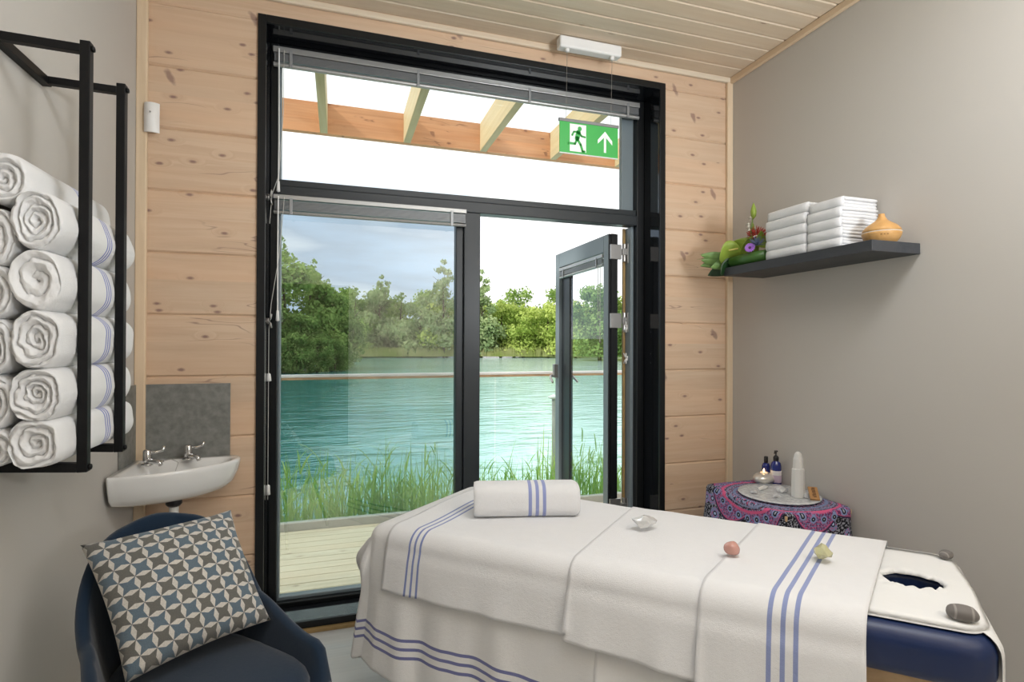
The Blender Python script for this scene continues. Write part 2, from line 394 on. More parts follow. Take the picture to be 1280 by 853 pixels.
# door jamb with golden weather strip and cord cleats
fbars('door_jamb', [(2.500, 2.520, .20, .30, .072, 2.045)], M_greyd, win, .002)
MB().box(2.484, 2.498, .26, .275, .072, 2.045).build('weather_strip', M_gold, win)
struct(MB().box(.40, 2.70, .24, .262, -.05, .02).build('trim_7', M_fascia))

# ---- open door leaf (outward)
door = struct(empty('door_1', (2.42, .27, .05), None, None))
DX0, DX1, DY0, DY1, DZ0, DZ1 = 2.387, 2.455, .275, 1.11, .05, 2.01
st = .058
mb = MB(); gy0, gy1, gz0, gz1 = .335, .945, .20, 1.90
gy0 = DY0+.058; gy1 = DY1-.070; gz0 = .16; gz1 = 1.905
mb.box(DX0, DX1, DY0, gy0, DZ0, DZ1).box(DX0, DX1, gy1, DY1, DZ0, DZ1).box(DX0, DX1, gy0, gy1, gz1, DZ1).box(DX0, DX1, gy0, gy1, DZ0, gz0)
mb.build('leaf_frame', M_greyd, door, bevel=.003)
mb = MB().box(DX0+.004, DX1-.004, DY0-.004, DY0, DZ0, DZ1).box(DX0+.018, DX1-.018, DY0-.012, DY0-.004, DZ0, DZ1)
mb.build('leaf_edge_seal', M_black, door)
MB().box(DX0+.022, DX0+.05, gy1-.14, gy1, gz0, gz1).box(DX0+.022, DX0+.05, gy0, gy1-.14, gz0, gz0+.02).build('glazing_bead', M_greyf, door, bevel=.002)
MB().box(DX0+.03, DX0+.036, gy0-.004, gy1+.004, gz0-.004, gz1+.004).build('leaf_pane', M_dglass, door)
for i, z in enumerate((1.90, 1.48, .35)):
    h = MB().box(2.395, 2.470, DY0-.020, DY0-.005, z-.045, z+.045).box(2.47, 2.50, .235, .258, z-.02, z+.02)
    h.tube([(2.485, .25, z-.06), (2.485, .25, z+.05)], .011, 12)
    h.box(2.496, 2.502, .225, .255, z-.07, z+.05)
    h.build('hinge', M_steel, door, bevel=.002)
for sx in (-1, 1):
    x = DX0 if sx < 0 else DX1
    h = MB().box(min(x, x+sx*.030), max(x, x+sx*.030), 1.058, 1.092, 1.085, 1.185)
    h.tube([(x+sx*.02, 1.075, 1.105), (x+sx*.052, 1.072, 1.098), (x+sx*.060, 1.055, 1.085), (x+sx*.066, 1.00, 1.055)], [.010, .010, .009, .008], 10)
    h.build('lever_handle', M_steel, door, smooth=False, bevel=.002)

# ---- blinds: head rail, slats, bottom rail, clips, cords
def blind(name, label, P0, P1, z1, z0, cords=(), rail=.022, botr=.018, group='raised venetian blinds at the glazing', d=.028, nrm=Vector((0, -1, 0))):
    P0 = Vector(P0); P1 = Vector(P1); e = (P1-P0).normalized(); q = Vector(nrm)
    root = empty(name, ((P0.x+P1.x)/2, (P0.y+P1.y)/2, z1), label, 'blind', group)
    Mx = Matrix(((e.x, q.x, 0, P0.x), (e.y, q.y, 0, P0.y), (0, 0, 1, 0), (0, 0, 0, 1)))
    L = (P1-P0).length
    MB().box(0, L, 0, d, z1-rail, z1, Mx).build('head_rail', M_silver, root, bevel=.002)
    mb = MB(); nsl = max(3, int((z1-rail-z0-botr-.004)/.0045))
    for i in range(nsl):
        z = z0+botr+.003+i*(z1-rail-z0-botr-.006)/nsl
        mb.box(.006, L-.006, .002, d-.003, z, z+.0022, Mx)
    mb.build('slat_stack', M_slat, root)
    mb = MB(); pr = []
    for k in range(12): a = 2*pi*k/12; pr.append((d*.5+cos(a)*d*.42, z0+botr*.5+sin(a)*botr*.5))
    N = 12; vs = [Mx @ Vector((.002, p, z)) for p, z in pr]+[Mx @ Vector((L-.002, p, z)) for p, z in pr]
    mb.add(vs, [tuple(range(N)), tuple(range(N, 2*N))[::-1]]+[(i, N+i, N+(i+1) % N, (i+1) % N) for i in range(N)])
    mb.build('bottom_rail', M_silver, root, smooth=False)
    k = max(2, round(L/.45))
    for i in range(k):
        t = .08+(L-.16)*i/(k-1) if k > 1 else L/2
        MB().box(t-.007, t+.007, d-.001, d+.0035, z0-.002, z1-.014, Mx).build('ladder_clip', M_slat, root, bevel=.001)
    return root
b1 = blind('window_blind', 'wide aluminium venetian blind drawn up above the top light', (.518, .158, 0), (2.52, .158, 0), 2.768, 2.672, rail=.028, botr=.024)
b2 = blind('window_blind', 'aluminium venetian blind drawn up at the fixed left pane', (.522, .158, 0), (1.472, .158, 0), 2.053, 1.960)
b3 = blind('window_blind', 'short venetian blind drawn up on the open door leaf', (DX0+.02, gy1-.005, 0), (DX0+.02, gy0+.01, 0), 1.897, 1.820, nrm=Vector((-1, 0, 0)), d=.026)
def cord(pts, par, r=.0016, name='pull_cord', m=None):
    MB().tube(pts, r, 6).build(name, m or M_cord, par)
cord([(.568, .125, 2.75), (.566, .125, 2.45), (.548, .12, 2.14), (.520, .10, 2.04), (.512, .09, 1.9)], b1)
cord([(.546, .118, 2.75), (.548, .118, 2.3), (.546, .118, 2.10)], b1, .0035, 'tilt_wand', M_white)
MB().lathe([(.003, 0), (.009, .004), (.006, .05), (.002, .055)], (.546, .118, 2.06), 10).build('cord_knob', M_white, b1, smooth=True)
cord([(.572, .125, 2.04), (.566, .125, 1.95), (.55, .12, 1.75), (.520, .095, 1.52), (.512, .085, 1.40), (.5115, .085, 1.2), (.511, .085, .60)], b2)
cord([(.546, .118, 2.04), (.545, .118, 1.75), (.546, .118, 1.49)], b2, .0035, 'tilt_wand', M_white)
MB().lathe([(.003, 0), (.009, .004), (.006, .05), (.002, .055)], (.546, .118, 1.44), 10).build('cord_knob', M_white, b2, smooth=True)
MB().lathe([(.003, 0), (.012, .003), (.008, .035), (.002, .04)], (.512, .088, 1.155), 10).build('cord_knob', M_white, b2, smooth=True)
MB().lathe([(.003, 0), (.010, .003), (.008, .045), (.002, .05)], (.512, .088, .62), 10).build('cord_knob', M_white, b2, smooth=True)
cord([(DX0-.004, .40, 1.83), (DX0-.004, .40, 1.50)], b3); cord([(DX0-.004, .37, 1.83), (DX0-.004, .37, 1.35)], b3, .002)
def cleat(x, y, z, par, s=1, m=M_steel):
    mb = MB()
    for a in (-1, 1):
        mb.tube([(x+s*.004, y, z), (x+s*.014, y+a*.006, z+.012), (x+s*.018, y+a*.014, z+.032)], [.005, .004, .003], 8)
        mb.tube([(x+s*.004, y, z), (x+s*.014, y+a*.006, z-.012), (x+s*.018, y+a*.014, z-.032)], [.005, .004, .003], 8)
    mb.box(min(x, x+s*.006), max(x, x+s*.006), y-.006, y+.006, z-.014, z+.014)
    mb.build('cord_cleat', m, par, smooth=True)
cleat(.505, .07, 2.02, b1); cleat(.505, .085, 1.44, b2)
for z in (1.44, 1.25): cleat(2.500, .235, z, b3, -1, M_white)

# ================================================================ EXTERIOR
mb = MB(); y = .26; i = 0
while y < 1.44:
    mb.box(-1.5, 5.2, y+.003, min(y+.091, 1.445), -.04, -.0); y += .094
d = mb.build('deck', M_deck, bevel=.002); struct(d)
struct(MB().box(-1.5, 5.2, .12, 1.60, -.30, -.042).build('deck_base', M_fascia))
struct(MB().box(-1.5, 5.2, 1.445, 1.50, -.0, .058).build('trim_8', M_fascia, bevel=.004))
# balustrade
bal = empty('glass_balustrade', (1.8, 1.48, .058), 'frameless glass balustrade with slim flat handrail along the deck edge', 'balustrade')
xs = [-1.5, .43, 2.02, 3.61, 5.2]
for a, b in zip(xs[:-1], xs[1:]):
    MB().box(a+.006, b-.006, 1.470, 1.482, .05, 1.085).build('glass_panel', M_bglass, bal)
MB().box(-1.5, 5.2, 1.452, 1.500, 1.090, 1.110).build('handrail', M_rail, bal, bevel=.004)
MB().box(-1.5, 5.2, 1.455, 1.497, 1.072, 1.090).build('handrail_underside', M_railw, bal, bevel=.003)
# pergola
per = empty('pergola', (1.8, 1.45, 2.8), 'timber pergola of a front beam and rafters above the deck', 'pergola')
MB().box(-2.2, 6.0, 1.45, 1.50, 2.856, 3.078).build('front_beam', M_glulam, per, bevel=.003)
for k in range(-4, 9):
    x = .69+.595*k
    MB().box(x, x+.052, .142, 1.449, 2.856, 3.078).build('rafter', M_rafter, per, bevel=.002)
struct(MB().box(-2.5, 6, .125, .139, 2.84, 3.4).build('wall_facade_above', M_fascia))
# slim bollard light standing beyond the rail
bl = empty('bollard_light', (2.62, 2.3, -.8), 'slim grey bollard light with flat cap standing in the reeds', 'bollard')
MB().tube([(2.86, 2.3, -.8), (2.86, 2.3, .80)], .018, 12).build('post', M_fascia, bl, smooth=True)
MB().lathe([(.02, .79), (.055, .80), (.06, .815), (.01, .835)], (2.86, 2.3, 0), 16).build('cap', M_rail, bl, smooth=True)

# water
def water_mat():
    m = mat('lake_water', (.05, .22, .22), .06, spec=.5); T = NT(m)
    tc = T.n('ShaderNodeTexCoord'); o = T.sep(tc.outputs['Object'])
    glare = T.math('ADD', T.math('DIVIDE', o[0], T.math('ADD', o[1], 12.0)), T.math('MULTIPLY', T.math('SUBTRACT', T.noise(T.com(T.math('MULTIPLY', o[0], .10), T.math('MULTIPLY', o[1], .16), 0.0), 1.0, 4), .5), .30))
    c = T.ramp(glare, [(.0, (.035, .18, .19)), (.10, (.17, .41, .39)), (.26, (.52, .70, .67))])  # dark tree reflection at left and pale sky glare at right, put into base colour
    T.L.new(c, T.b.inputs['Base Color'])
    w1 = T.noise(T.com(T.math('MULTIPLY', o[0], .55), T.math('MULTIPLY', o[1], 1.5), 0.0), 1.0, 3, .5, .6)
    w2 = T.noise(T.com(T.math('MULTIPLY', o[0], 2.0), T.math('MULTIPLY', o[1], 5.0), 0.0), 1.0, 3, .5, .4)
    T.bump(T.math('ADD', w1, T.math('MULTIPLY', w2, .35)), .6, .11)
    return m
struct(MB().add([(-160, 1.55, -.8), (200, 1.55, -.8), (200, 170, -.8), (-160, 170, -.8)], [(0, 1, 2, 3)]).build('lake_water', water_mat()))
# banks (terrain)
M_bank = mat('grass_bank', (.22, .29, .09), .95, var=(.25, .3)); 
def shore(x):   # y of far shoreline as function of x
    return 80+6*sin(x*.05)-2*sin(x*.17) if x > 6 else 80+(6-x)*-1.0
def bank():
    mb = MB()
    def f(u, v):
        x = -150+340*u; left = sm(x, 5, -3)
        ys = (50-.25*max(0, -x))*left+(82+3*sin(x*.06))*(1-left); ys = max(ys, 12)
        y = ys+v*v*90; z = -.85+.9*sm(v, 0, .05)+2.5*sm(v, .05, 1)+.3*ns(x*.1, y*.1)
        return (x, y, z)
    return mb.grid(f, 140, 26)
struct(bank().build('ground_bank', M_bank, smooth=True))
M_sand = mat('sandy_shore', (.44, .36, .24), .95, var=(2, .25))

# reeds (uncountable)
def leafmat(name, c1, c2, trans=.4, scale=3.0):
    m = bpy.data.materials.new(name); m.use_nodes = True; nt = m.node_tree; nt.nodes.clear()
    o = nt.nodes.new('ShaderNodeOutputMaterial'); d = nt.nodes.new('ShaderNodeBsdfDiffuse'); t = nt.nodes.new('ShaderNodeBsdfTranslucent')
    x = nt.nodes.new('ShaderNodeMixShader'); x.inputs[0].default_value = trans
    tc = nt.nodes.new('ShaderNodeTexCoord'); no = nt.nodes.new('ShaderNodeTexNoise'); no.inputs['Scale'].default_value = scale; no.inputs['Detail'].default_value = 3
    nt.links.new(tc.outputs['Object'], no.inputs['Vector'])
    r = nt.nodes.new('ShaderNodeValToRGB'); r.color_ramp.elements[0].position = .35; r.color_ramp.elements[1].position = .65
    r.color_ramp.elements[0].color = (*c1, 1); r.color_ramp.elements[1].color = (*c2, 1)
    nt.links.new(no.outputs['Fac'], r.inputs[0]); nt.links.new(r.outputs[0], d.inputs[0]); nt.links.new(r.outputs[0], t.inputs[0])
    nt.links.new(d.outputs[0], x.inputs[1]); nt.links.new(t.outputs[0], x.inputs[2]); nt.links.new(x.outputs[0], o.inputs[0]); return m
M_reed = leafmat('reed_leaf', (.22, .42, .09), (.60, .70, .24), .45, 2.2)
def reeds():
    R = random.Random(3); mb = MB()
    for i in range(1750):
        x = R.uniform(-.6, 4.6); y = 1.62+abs(R.gauss(0, .45)); base = -.8
        dens = .55+.45*ns(x*1.1+4, 0, 2)
        top = .16+.28*R.random()+.22*ns(x*1.6, 5)+.16*sm(x, 2.6, 1.2)*R.random()
        if R.random() < .10: top += .22
        if R.random() > dens+.3: continue
        h = top-base-.10*(y-1.6)
        ang = R.uniform(0, 2*pi); lean = R.uniform(.02, .26)*h; wd = R.uniform(.006, .013)
        dx, dy = cos(ang)*lean, sin(ang)*lean*.5
        sx, sy = cos(ang+pi/2)*wd, sin(ang+pi/2)*wd
        K = 6; b = len(mb.v)
        for k in range(K+1):
            t = k/K; cx = x+dx*t*t; cy = max(y+dy*t*t, 1.53); cz = base+h*(t-.10*t*t*lean*3)
            ww = (1-t)**.6 if t < 1 else 0
            mb.v.append((cx-sx*ww, cy-sy*ww, cz)); mb.v.append((cx+sx*ww, cy+sy*ww, cz))
        for k in range(K): mb.f.append((b+2*k, b+2*k+1, b+2*k+3, b+2*k+2))
        for q in range(R.randint(1, 3)):
            t0 = R.uniform(.25, .85); px, py, pz = x+dx*t0*t0, y+dy*t0*t0, base+h*t0
            a2 = R.uniform(0, 2*pi); ll = R.uniform(.18, .42); w2 = R.uniform(.005, .011); b = len(mb.v)
            for k in range(5):
                t = k/4; ww = w2*(1-t)**.7*(1 if k else .5)
                cx = px+cos(a2)*ll*.55*t; cy = max(py+sin(a2)*ll*.4*t, 1.53); cz = pz+ll*(.9*t-.45*t*t)
                mb.v.append((cx-sin(a2)*ww, cy+cos(a2)*ww, cz)); mb.v.append((cx+sin(a2)*ww, cy-cos(a2)*ww, cz+.002))
            for k in range(4): mb.f.append((b+2*k, b+2*k+1, b+2*k+3, b+2*k+2))
    me = bpy.data.meshes.new('reeds'); me.from_pydata(mb.v, [], mb.f)
    o = link_mesh('reed_bed', me, M_reed, smooth=False)
    setp(o, 'tall green reeds growing in the water just beyond the deck balustrade', 'reeds', None, 'stuff')
reeds()

# trees
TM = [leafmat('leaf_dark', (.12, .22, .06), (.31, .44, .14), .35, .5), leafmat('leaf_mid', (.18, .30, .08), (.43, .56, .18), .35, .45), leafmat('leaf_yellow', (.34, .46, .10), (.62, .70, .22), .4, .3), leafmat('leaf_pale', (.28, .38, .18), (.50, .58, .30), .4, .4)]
M_bark = mat('bark', (.12, .09, .06), .9)
def crown_mesh(name, seed, H, Wd, n=2600, leaf=.32, blobs=16, low=.08, spiky=0, mi=0):
    R = random.Random(seed); mb = MB(); B = []
    for i in range(blobs):
        t = R.random(); z = H*(low+(.92-low)*t); w = Wd*(1-abs(t-.40)**1.6*1.4)*.5
        if spiky: w = Wd*.5*(1-t)**.8
        a = R.uniform(0, 2*pi); rr = R.random()**.5*max(w, .1)*.75
        B.append((cos(a)*rr, sin(a)*rr, z, max(.3, Wd*R.uniform(.13, .24)*(1-.45*t))))
    B.append((0, 0, H*.95, Wd*.07)); 
    tot = sum(b[3]**2 for b in B)
    for bx_, by_, bz_, br in B:
        k = int(n*br*br/tot)
        for _ in range(k):
            d = Vector((R.gauss(0, 1), R.gauss(0, 1), R.gauss(0, 1))).normalized(); rad = br*(R.random()**.35)*(1+.25*R.gauss(0, 1)*.6)
            c = Vector((bx_, by_, bz_))+Vector((d.x, d.y, d.z*.85))*rad
            if c.z < .05: c.z = .05
            s = leaf*R.uniform(.5, 1.15); nrm = (d+Vector((R.gauss(0, .6), R.gauss(0, .6), R.gauss(0, .6)))).normalized()
            u = nrm.orthogonal().normalized(); u = (Matrix.Rotation(R.uniform(0, 6.28), 3, nrm) @ u); v = nrm.cross(u)
            b = len(mb.v)
            for a, q in ((-1, -.45), (.1, -.7), (1, 0), (.1, .6), (-.9, .5)): mb.v.append(tuple(c+u*a*s*.5+v*q*s*.5+nrm*.12*s*R.random()))
            mb.f.append(tuple(range(b, b+5)))
    me = bpy.data.meshes.new(name); me.from_pydata(mb.v, [], mb.f); me.materials.append(TM[mi]); return me
def trunk_mesh(H, r):
    mb = MB().tube([(0, 0, -.6), (.1*r, 0, H*.3), (r*.6, 0, H*.6), (r*.2, r, H*.9)], [r, r*.8, r*.5, r*.12], 8)
    for k in range(6):
        a = k*1.1; z = H*(.35+.08*k); mb.tube([(r*.3, 0, z), (cos(a)*H*.12, sin(a)*H*.12, z+H*.10)], [r*.35, r*.1], 6)
    me = mb.mesh('trunk'); me.materials.append(M_bark); return me
kinds = {
 'alder': (crown_mesh('crown', 1, 8.5, 8.0, 6500, .36, 30, .03, 0, 1), trunk_mesh(8.0, .20)),
 'dark': (crown_mesh('crown', 2, 7.2, 8.5, 6000, .34, 26, .02, 0, 0), trunk_mesh(6.5, .22)),
 'spire': (crown_mesh('crown', 3, 11.5, 4.6, 2300, .34, 26, .05, 1, 1), trunk_mesh(11, .16)),
 'willow': (crown_mesh('crown', 4, 7.0, 9.5, 6500, .42, 30, .02, 0, 2), trunk_mesh(6.3, .22)),
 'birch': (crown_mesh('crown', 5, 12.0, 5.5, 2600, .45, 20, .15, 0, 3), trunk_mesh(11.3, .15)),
 'hill': (crown_mesh('crown', 6, 9.5, 11, 5200, .55, 26, .02, 0, 1), trunk_mesh(8.5, .25)),
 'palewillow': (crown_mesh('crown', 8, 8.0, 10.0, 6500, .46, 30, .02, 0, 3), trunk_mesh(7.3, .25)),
}
TL = []
def tree(kind, az, dist, s=1.0, label='', group=None, z=-.3, sz=1.0):
    x = .82+dist*sin(radians(az)); y = -2.69+dist*cos(radians(az))
    nm = 'shrub' if 'shrub' in label or 'bush' in label else 'tree'
    root = empty(nm, (x, y, z), label, nm, group, random.uniform(0, 6.28)); root.scale = (s, s, s*sz)
    for part, me in zip(('crown', 'trunk'), kinds[kind]):
        c = bpy.data.objects.new(part, me); COL.objects.link(c); c.parent = root
GA = 'trees of the dense wood at the left of the lake'; GB = 'trees along the far shore of the lake'
# left wood, about 45 m away, azimuth -9 .. 1
LW = ['outermost, largely hidden by the window surround', 'tallest at its left edge', 'low one in front at its left', 'broad one left of its centre', 'low one in front of its centre', 'rounded one right of its centre', 'lower one at its right edge']
for i, (kind, az, dist, s, sz) in enumerate([('alder', -12.5, 44, 1.1, 1), ('alder', -8.5, 46, 1.05, 1), ('dark', -6.8, 43, .62, 1), ('alder', -5.2, 47, 1.06, 1), ('dark', -3.6, 44, .60, .9), ('alder', -2.6, 48, .92, 1), ('dark', -.6, 50, .86, 1)]):
    tree(kind, az, dist, s, 'green tree of the left lakeside wood, '+LW[i], GA, sz=sz)
tree('spire', -5.3, 50, .96, 'tallest open-branched tree rising above the wood at the far left of the fixed pane')
tree('spire', -2.4, 50, .80, 'pointed open-branched tree rising above the right part of the left wood')
tree('spire', -1.0, 51, .66, 'small pointed tree at the right edge of the left wood')
for i, (az, d, s) in enumerate([(-7.5, 42, .42), (-5.6, 41.5, .36), (-3.9, 42, .40), (-2.0, 42.6, .36), (-.3, 44, .34), (.6, 45.5, .26)]):
    tree('dark', az, d, s, 'low shrub at the water edge under the left wood, %s from the left' % ['first', 'second', 'third', 'fourth', 'fifth', 'sixth'][i], 'shrubs at the water edge of the left wood', -.75)
# far shore trees
ORD = ['first', 'second', 'third', 'fourth', 'fifth', 'sixth', 'seventh', 'eighth', 'ninth', 'tenth']
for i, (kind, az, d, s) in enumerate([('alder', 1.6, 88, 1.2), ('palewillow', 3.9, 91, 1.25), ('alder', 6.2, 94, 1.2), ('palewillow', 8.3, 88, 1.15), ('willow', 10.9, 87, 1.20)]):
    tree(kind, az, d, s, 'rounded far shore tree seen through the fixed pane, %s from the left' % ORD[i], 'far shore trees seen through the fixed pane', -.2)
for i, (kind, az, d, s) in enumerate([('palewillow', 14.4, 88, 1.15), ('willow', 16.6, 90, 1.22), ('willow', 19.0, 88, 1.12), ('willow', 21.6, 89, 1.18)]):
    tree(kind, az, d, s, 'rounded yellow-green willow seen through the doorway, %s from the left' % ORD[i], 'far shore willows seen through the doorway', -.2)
for i, (kind, az, d, s) in enumerate([('willow', 24.5, 85, 1.15), ('dark', 27.0, 72, 1.3), ('willow', 29.6, 76, 1.2), ('dark', 32.5, 72, 1.3)]):
    tree(kind, az, d, s, 'rounded far shore tree seen through the open door pane, %s from the left' % ORD[i], 'far shore trees seen through the door pane', -.2)
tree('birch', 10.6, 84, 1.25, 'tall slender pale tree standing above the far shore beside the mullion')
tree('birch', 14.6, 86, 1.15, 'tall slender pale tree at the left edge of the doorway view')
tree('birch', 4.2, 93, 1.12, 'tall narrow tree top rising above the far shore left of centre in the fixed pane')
for i, az in enumerate((.5, 4.5, 9.0, 13.5, 18.0, 22.3, 26.5, 31)):
    tree('hill', az, 114+4*sin(az), 1.32, 'dark rounded ridge tree behind the far shore, %s from the left' % ORD[i], 'ridge trees behind the far shore', 0)
# long grass on the far shore
def shoregrass():
    R = random.Random(9); mb = MB()
    for i in range(6000):
        az = radians(R.uniform(0, 33)); d = R.uniform(83, 90); x = .82+d*sin(az); y = -2.69+d*cos(az); h = R.uniform(.5, 1.5); w = R.uniform(.08, .2); b = len(mb.v)
        mb.v += [(x-w, y, -.6), (x+w, y, -.6), (x+R.uniform(-.3, .3), y+.1, -.5+h)]; mb.f.append((b, b+1, b+2))
    me = bpy.data.meshes.new('g'); me.from_pydata(mb.v, [], mb.f)
    setp(link_mesh('shore_grass', me, leafmat('shore_grass', (.30, .36, .10), (.52, .50, .26), .3, .2)), 'pale long grass along the far shore of the lake', 'grass', None, 'stuff')
shoregrass()
#@@PART2@@
# ================================================================ MASSAGE TABLE
BQ = [Vector(v) for v in [(.93, -.61), (2.25, -1.87), (1.43, -.15), (2.72, -1.46)]]; BL, BW = 1.84, .66
def BT(s, t, z):
    a = s/BL; b = t/BW; p = (BQ[0]*(1-a)+BQ[1]*a)*(1-b)+(BQ[2]*(1-a)+BQ[3]*a)*b
    return Vector((p.x, p.y, z))
BE1 = (BQ[1]-BQ[0]).normalized(); BE2 = (BQ[2]-BQ[0]).normalized()
bed_rz = atan2(BE1.y, BE1.x)
TOPZ = .655
table = empty('massage_table', BT(.92, .33, 0), 'massage table with navy vinyl padded top, its foot end by the window', 'massage table', rz=0)
def rrect(s0, s1, t0, t1, r0, r1, n=8):    # outline in (s,t): corners near-foot.. r0 foot radius, r1 head radius
    pts = []
    for (cs, ct, a0, r) in ((s0+r0, t0+r0, 180, r0), (s1-r1, t0+r1, 270, r1), (s1-r1, t1-r1, 0, r1), (s0+r0, t1-r0, 90, r0)):
        for k in range(n+1):
            a = radians(a0+90*k/n); pts.append((cs+r*cos(a), ct+r*sin(a)))
    return pts
def resample(pts, N):
    P = pts+[pts[0]]; d = [0]
    for a, b in zip(P[:-1], P[1:]): d.append(d[-1]+sqrt((a[0]-b[0])**2+(a[1]-b[1])**2))
    out = []; j = 0
    for i in range(N):
        t = d[-1]*i/N
        while d[j+1] < t: j += 1
        f = (t-d[j])/(d[j+1]-d[j]+1e-9); out.append((P[j][0]+(P[j+1][0]-P[j][0])*f, P[j][1]+(P[j+1][1]-P[j][1])*f))
    return out, d[-1]
def outn(pts, i):
    a = pts[i-1]; b = pts[(i+1) % len(pts)]; tx, ty = b[0]-a[0], b[1]-a[1]; L = sqrt(tx*tx+ty*ty)+1e-9
    return (ty/L, -tx/L)
def padmesh(s0, s1, t0, t1, r0, r1, ztop, zbot, rr, hole=None):
    mb = MB(); pts, per = resample(rrect(s0, s1, t0, t1, r0, r1), 160); N = len(pts)
    rings = []
    def ring(off, z): rings.append([BT(p[0]+outn(pts, i)[0]*off, p[1]+outn(pts, i)[1]*off, z) for i, p in enumerate(pts)])
    if hole:
        hs, ht, ha, hb = hole; hp = []
        # hole outline matched by direction
        for p in pts:
            a = atan2((p[1]-ht), (p[0]-hs)); hp.append((hs+ha*cos(a), ht+hb*sin(a)))
        rings.append([BT(q[0], q[1], ztop-.07) for q in hp]); rings.append([BT(q[0], q[1], ztop-.012) for q in hp])
        rings.append([BT(hs+(q[0]-hs)*1.06, ht+(q[1]-ht)*1.06, ztop-.001) for q in hp])
        for f in (.25, .5, .75): rings.append([BT(q[0]*1.0+(p[0]-q[0])*f, q[1]+(p[1]-q[1])*f, ztop) for p, q in zip(pts, hp)])
    else:
        cs = (s0+s1)/2; ct = (t0+t1)/2
        for f in (.02, .5): rings.append([BT(cs+(p[0]-cs)*f, ct+(p[1]-ct)*f, ztop) for p in pts])
    ring(-rr, ztop)
    for k in range(1, 7): a = pi/2*k/6; ring(-rr+rr*sin(a), ztop-rr+rr*cos(a))
    for k in range(0, 5): a = pi/2*k/4; ring(-rr*.7+rr*.7*cos(a), zbot+rr*.7-rr*.7*sin(a))
    M_ = len(mb.v); mb.v = [tuple(v) for r_ in rings for v in r_]
    for i in range(len(rings)-1):
        for k in range(N): k2 = (k+1) % N; mb.f.append((i*N+k, i*N+k2, (i+1)*N+k2, (i+1)*N+k))
    if not hole: mb.f.append(tuple(range(N))[::-1])
    mb.f.append(tuple((len(rings)-1)*N+k for k in range(N)))
    return mb
HOLE = (1.70, .335, .085, .065)
padmesh(.01, 1.84, .0, .66, .05, .075, TOPZ, .535, .045, HOLE).build('padded_top', M_vinyl, table, smooth=True)
M_beech = wood('beech', (.62, .44, .26), (.50, .34, .19), (.3, .2, .1), pitch=1, knots=0)
def bbox(s0, s1, t0, t1, z0, z1):
    mb = MB(); v = [BT(s, t, z) for s in (s0, s1) for t in (t0, t1) for z in (z0, z1)]
    return mb.add(v, [(0, 1, 3, 2), (4, 6, 7, 5), (0, 4, 5, 1), (2, 3, 7, 6), (0, 2, 6, 4), (1, 5, 7, 3)])
fr = MB()
for a in ((.10, 1.72, .05, .09), (.10, 1.72, .57, .61), (.10, .14, .09, .57), (1.68, 1.72, .09, .57)): q = bbox(*a, .475, .54); fr.add(q.v, q.f)
fr.build('under_frame', M_beech, table, bevel=.004)
for s_ in (.22, 1.60):
    for t_ in (.08, .58):
        q = MB().tube([BT(s_, t_, .48), BT(s_+(-.06 if s_ < 1 else .06), t_, .0)], .022, 10); q.build('leg', M_beech, table)
# ---- draped cloths
M_towelA = cloth('bed_towel_foot', (.80, .80, .81), (.205, .228, .251), .0042, sax=0)
M_towelB = cloth('bed_towel_middle', (.80, .80, .81))
M_towelC = cloth('bed_towel_head', (.80, .80, .81), (1.362, 1.394, 1.424), .0060, (.28, .33, .56), sax=0)
M_sheet1 = cloth('base_towel', (.77, .765, .76), (.288, .316, .344), .0052, (.17, .18, .36), sax=1)
M_sheet2 = cloth('base_towel_plain', (.77, .765, .76))
M_paper = mat('paper_sheet', (.80, .80, .79), .8, bump=(60, .25, .003))
def skirt(s, d):
    return .050*d/.4+sm(d, .02, .3)*.026*ns((s-.9)*7.5, d*.9, 4)+sm(d, .02, .3)*.010*ns(s*17, d*1.6, 9)
def cross(w, off, r=.045, zt=TOPZ, near_t=0.0, far_t=.66):
    # w: arclength measured from the near edge line; w<0 going down on the near side, w>BW going down at the far side
    t0 = near_t-off; t1 = far_t+off; R = r+off; L = (t1-t0)-2*R; q = R*pi/2; w0 = w-(-q)     # w=0 at start of the flat top near side
    if w < -q: return t0, zt+off-R+(w+q), (-1, 0)
    if w < 0: a = -w/q*pi/2; return t0+R-R*sin(a), zt+off-R+R*cos(a), (-sin(a), cos(a))
    if w <= L: return t0+R+w, zt+off, (0, 1)
    if w < L+q: a = (w-L)/q*pi/2; return t1-R+R*sin(a), zt+off-R+R*cos(a), (sin(a), cos(a))
    return t1, zt+off-R-(w-L-q), (1, 0)
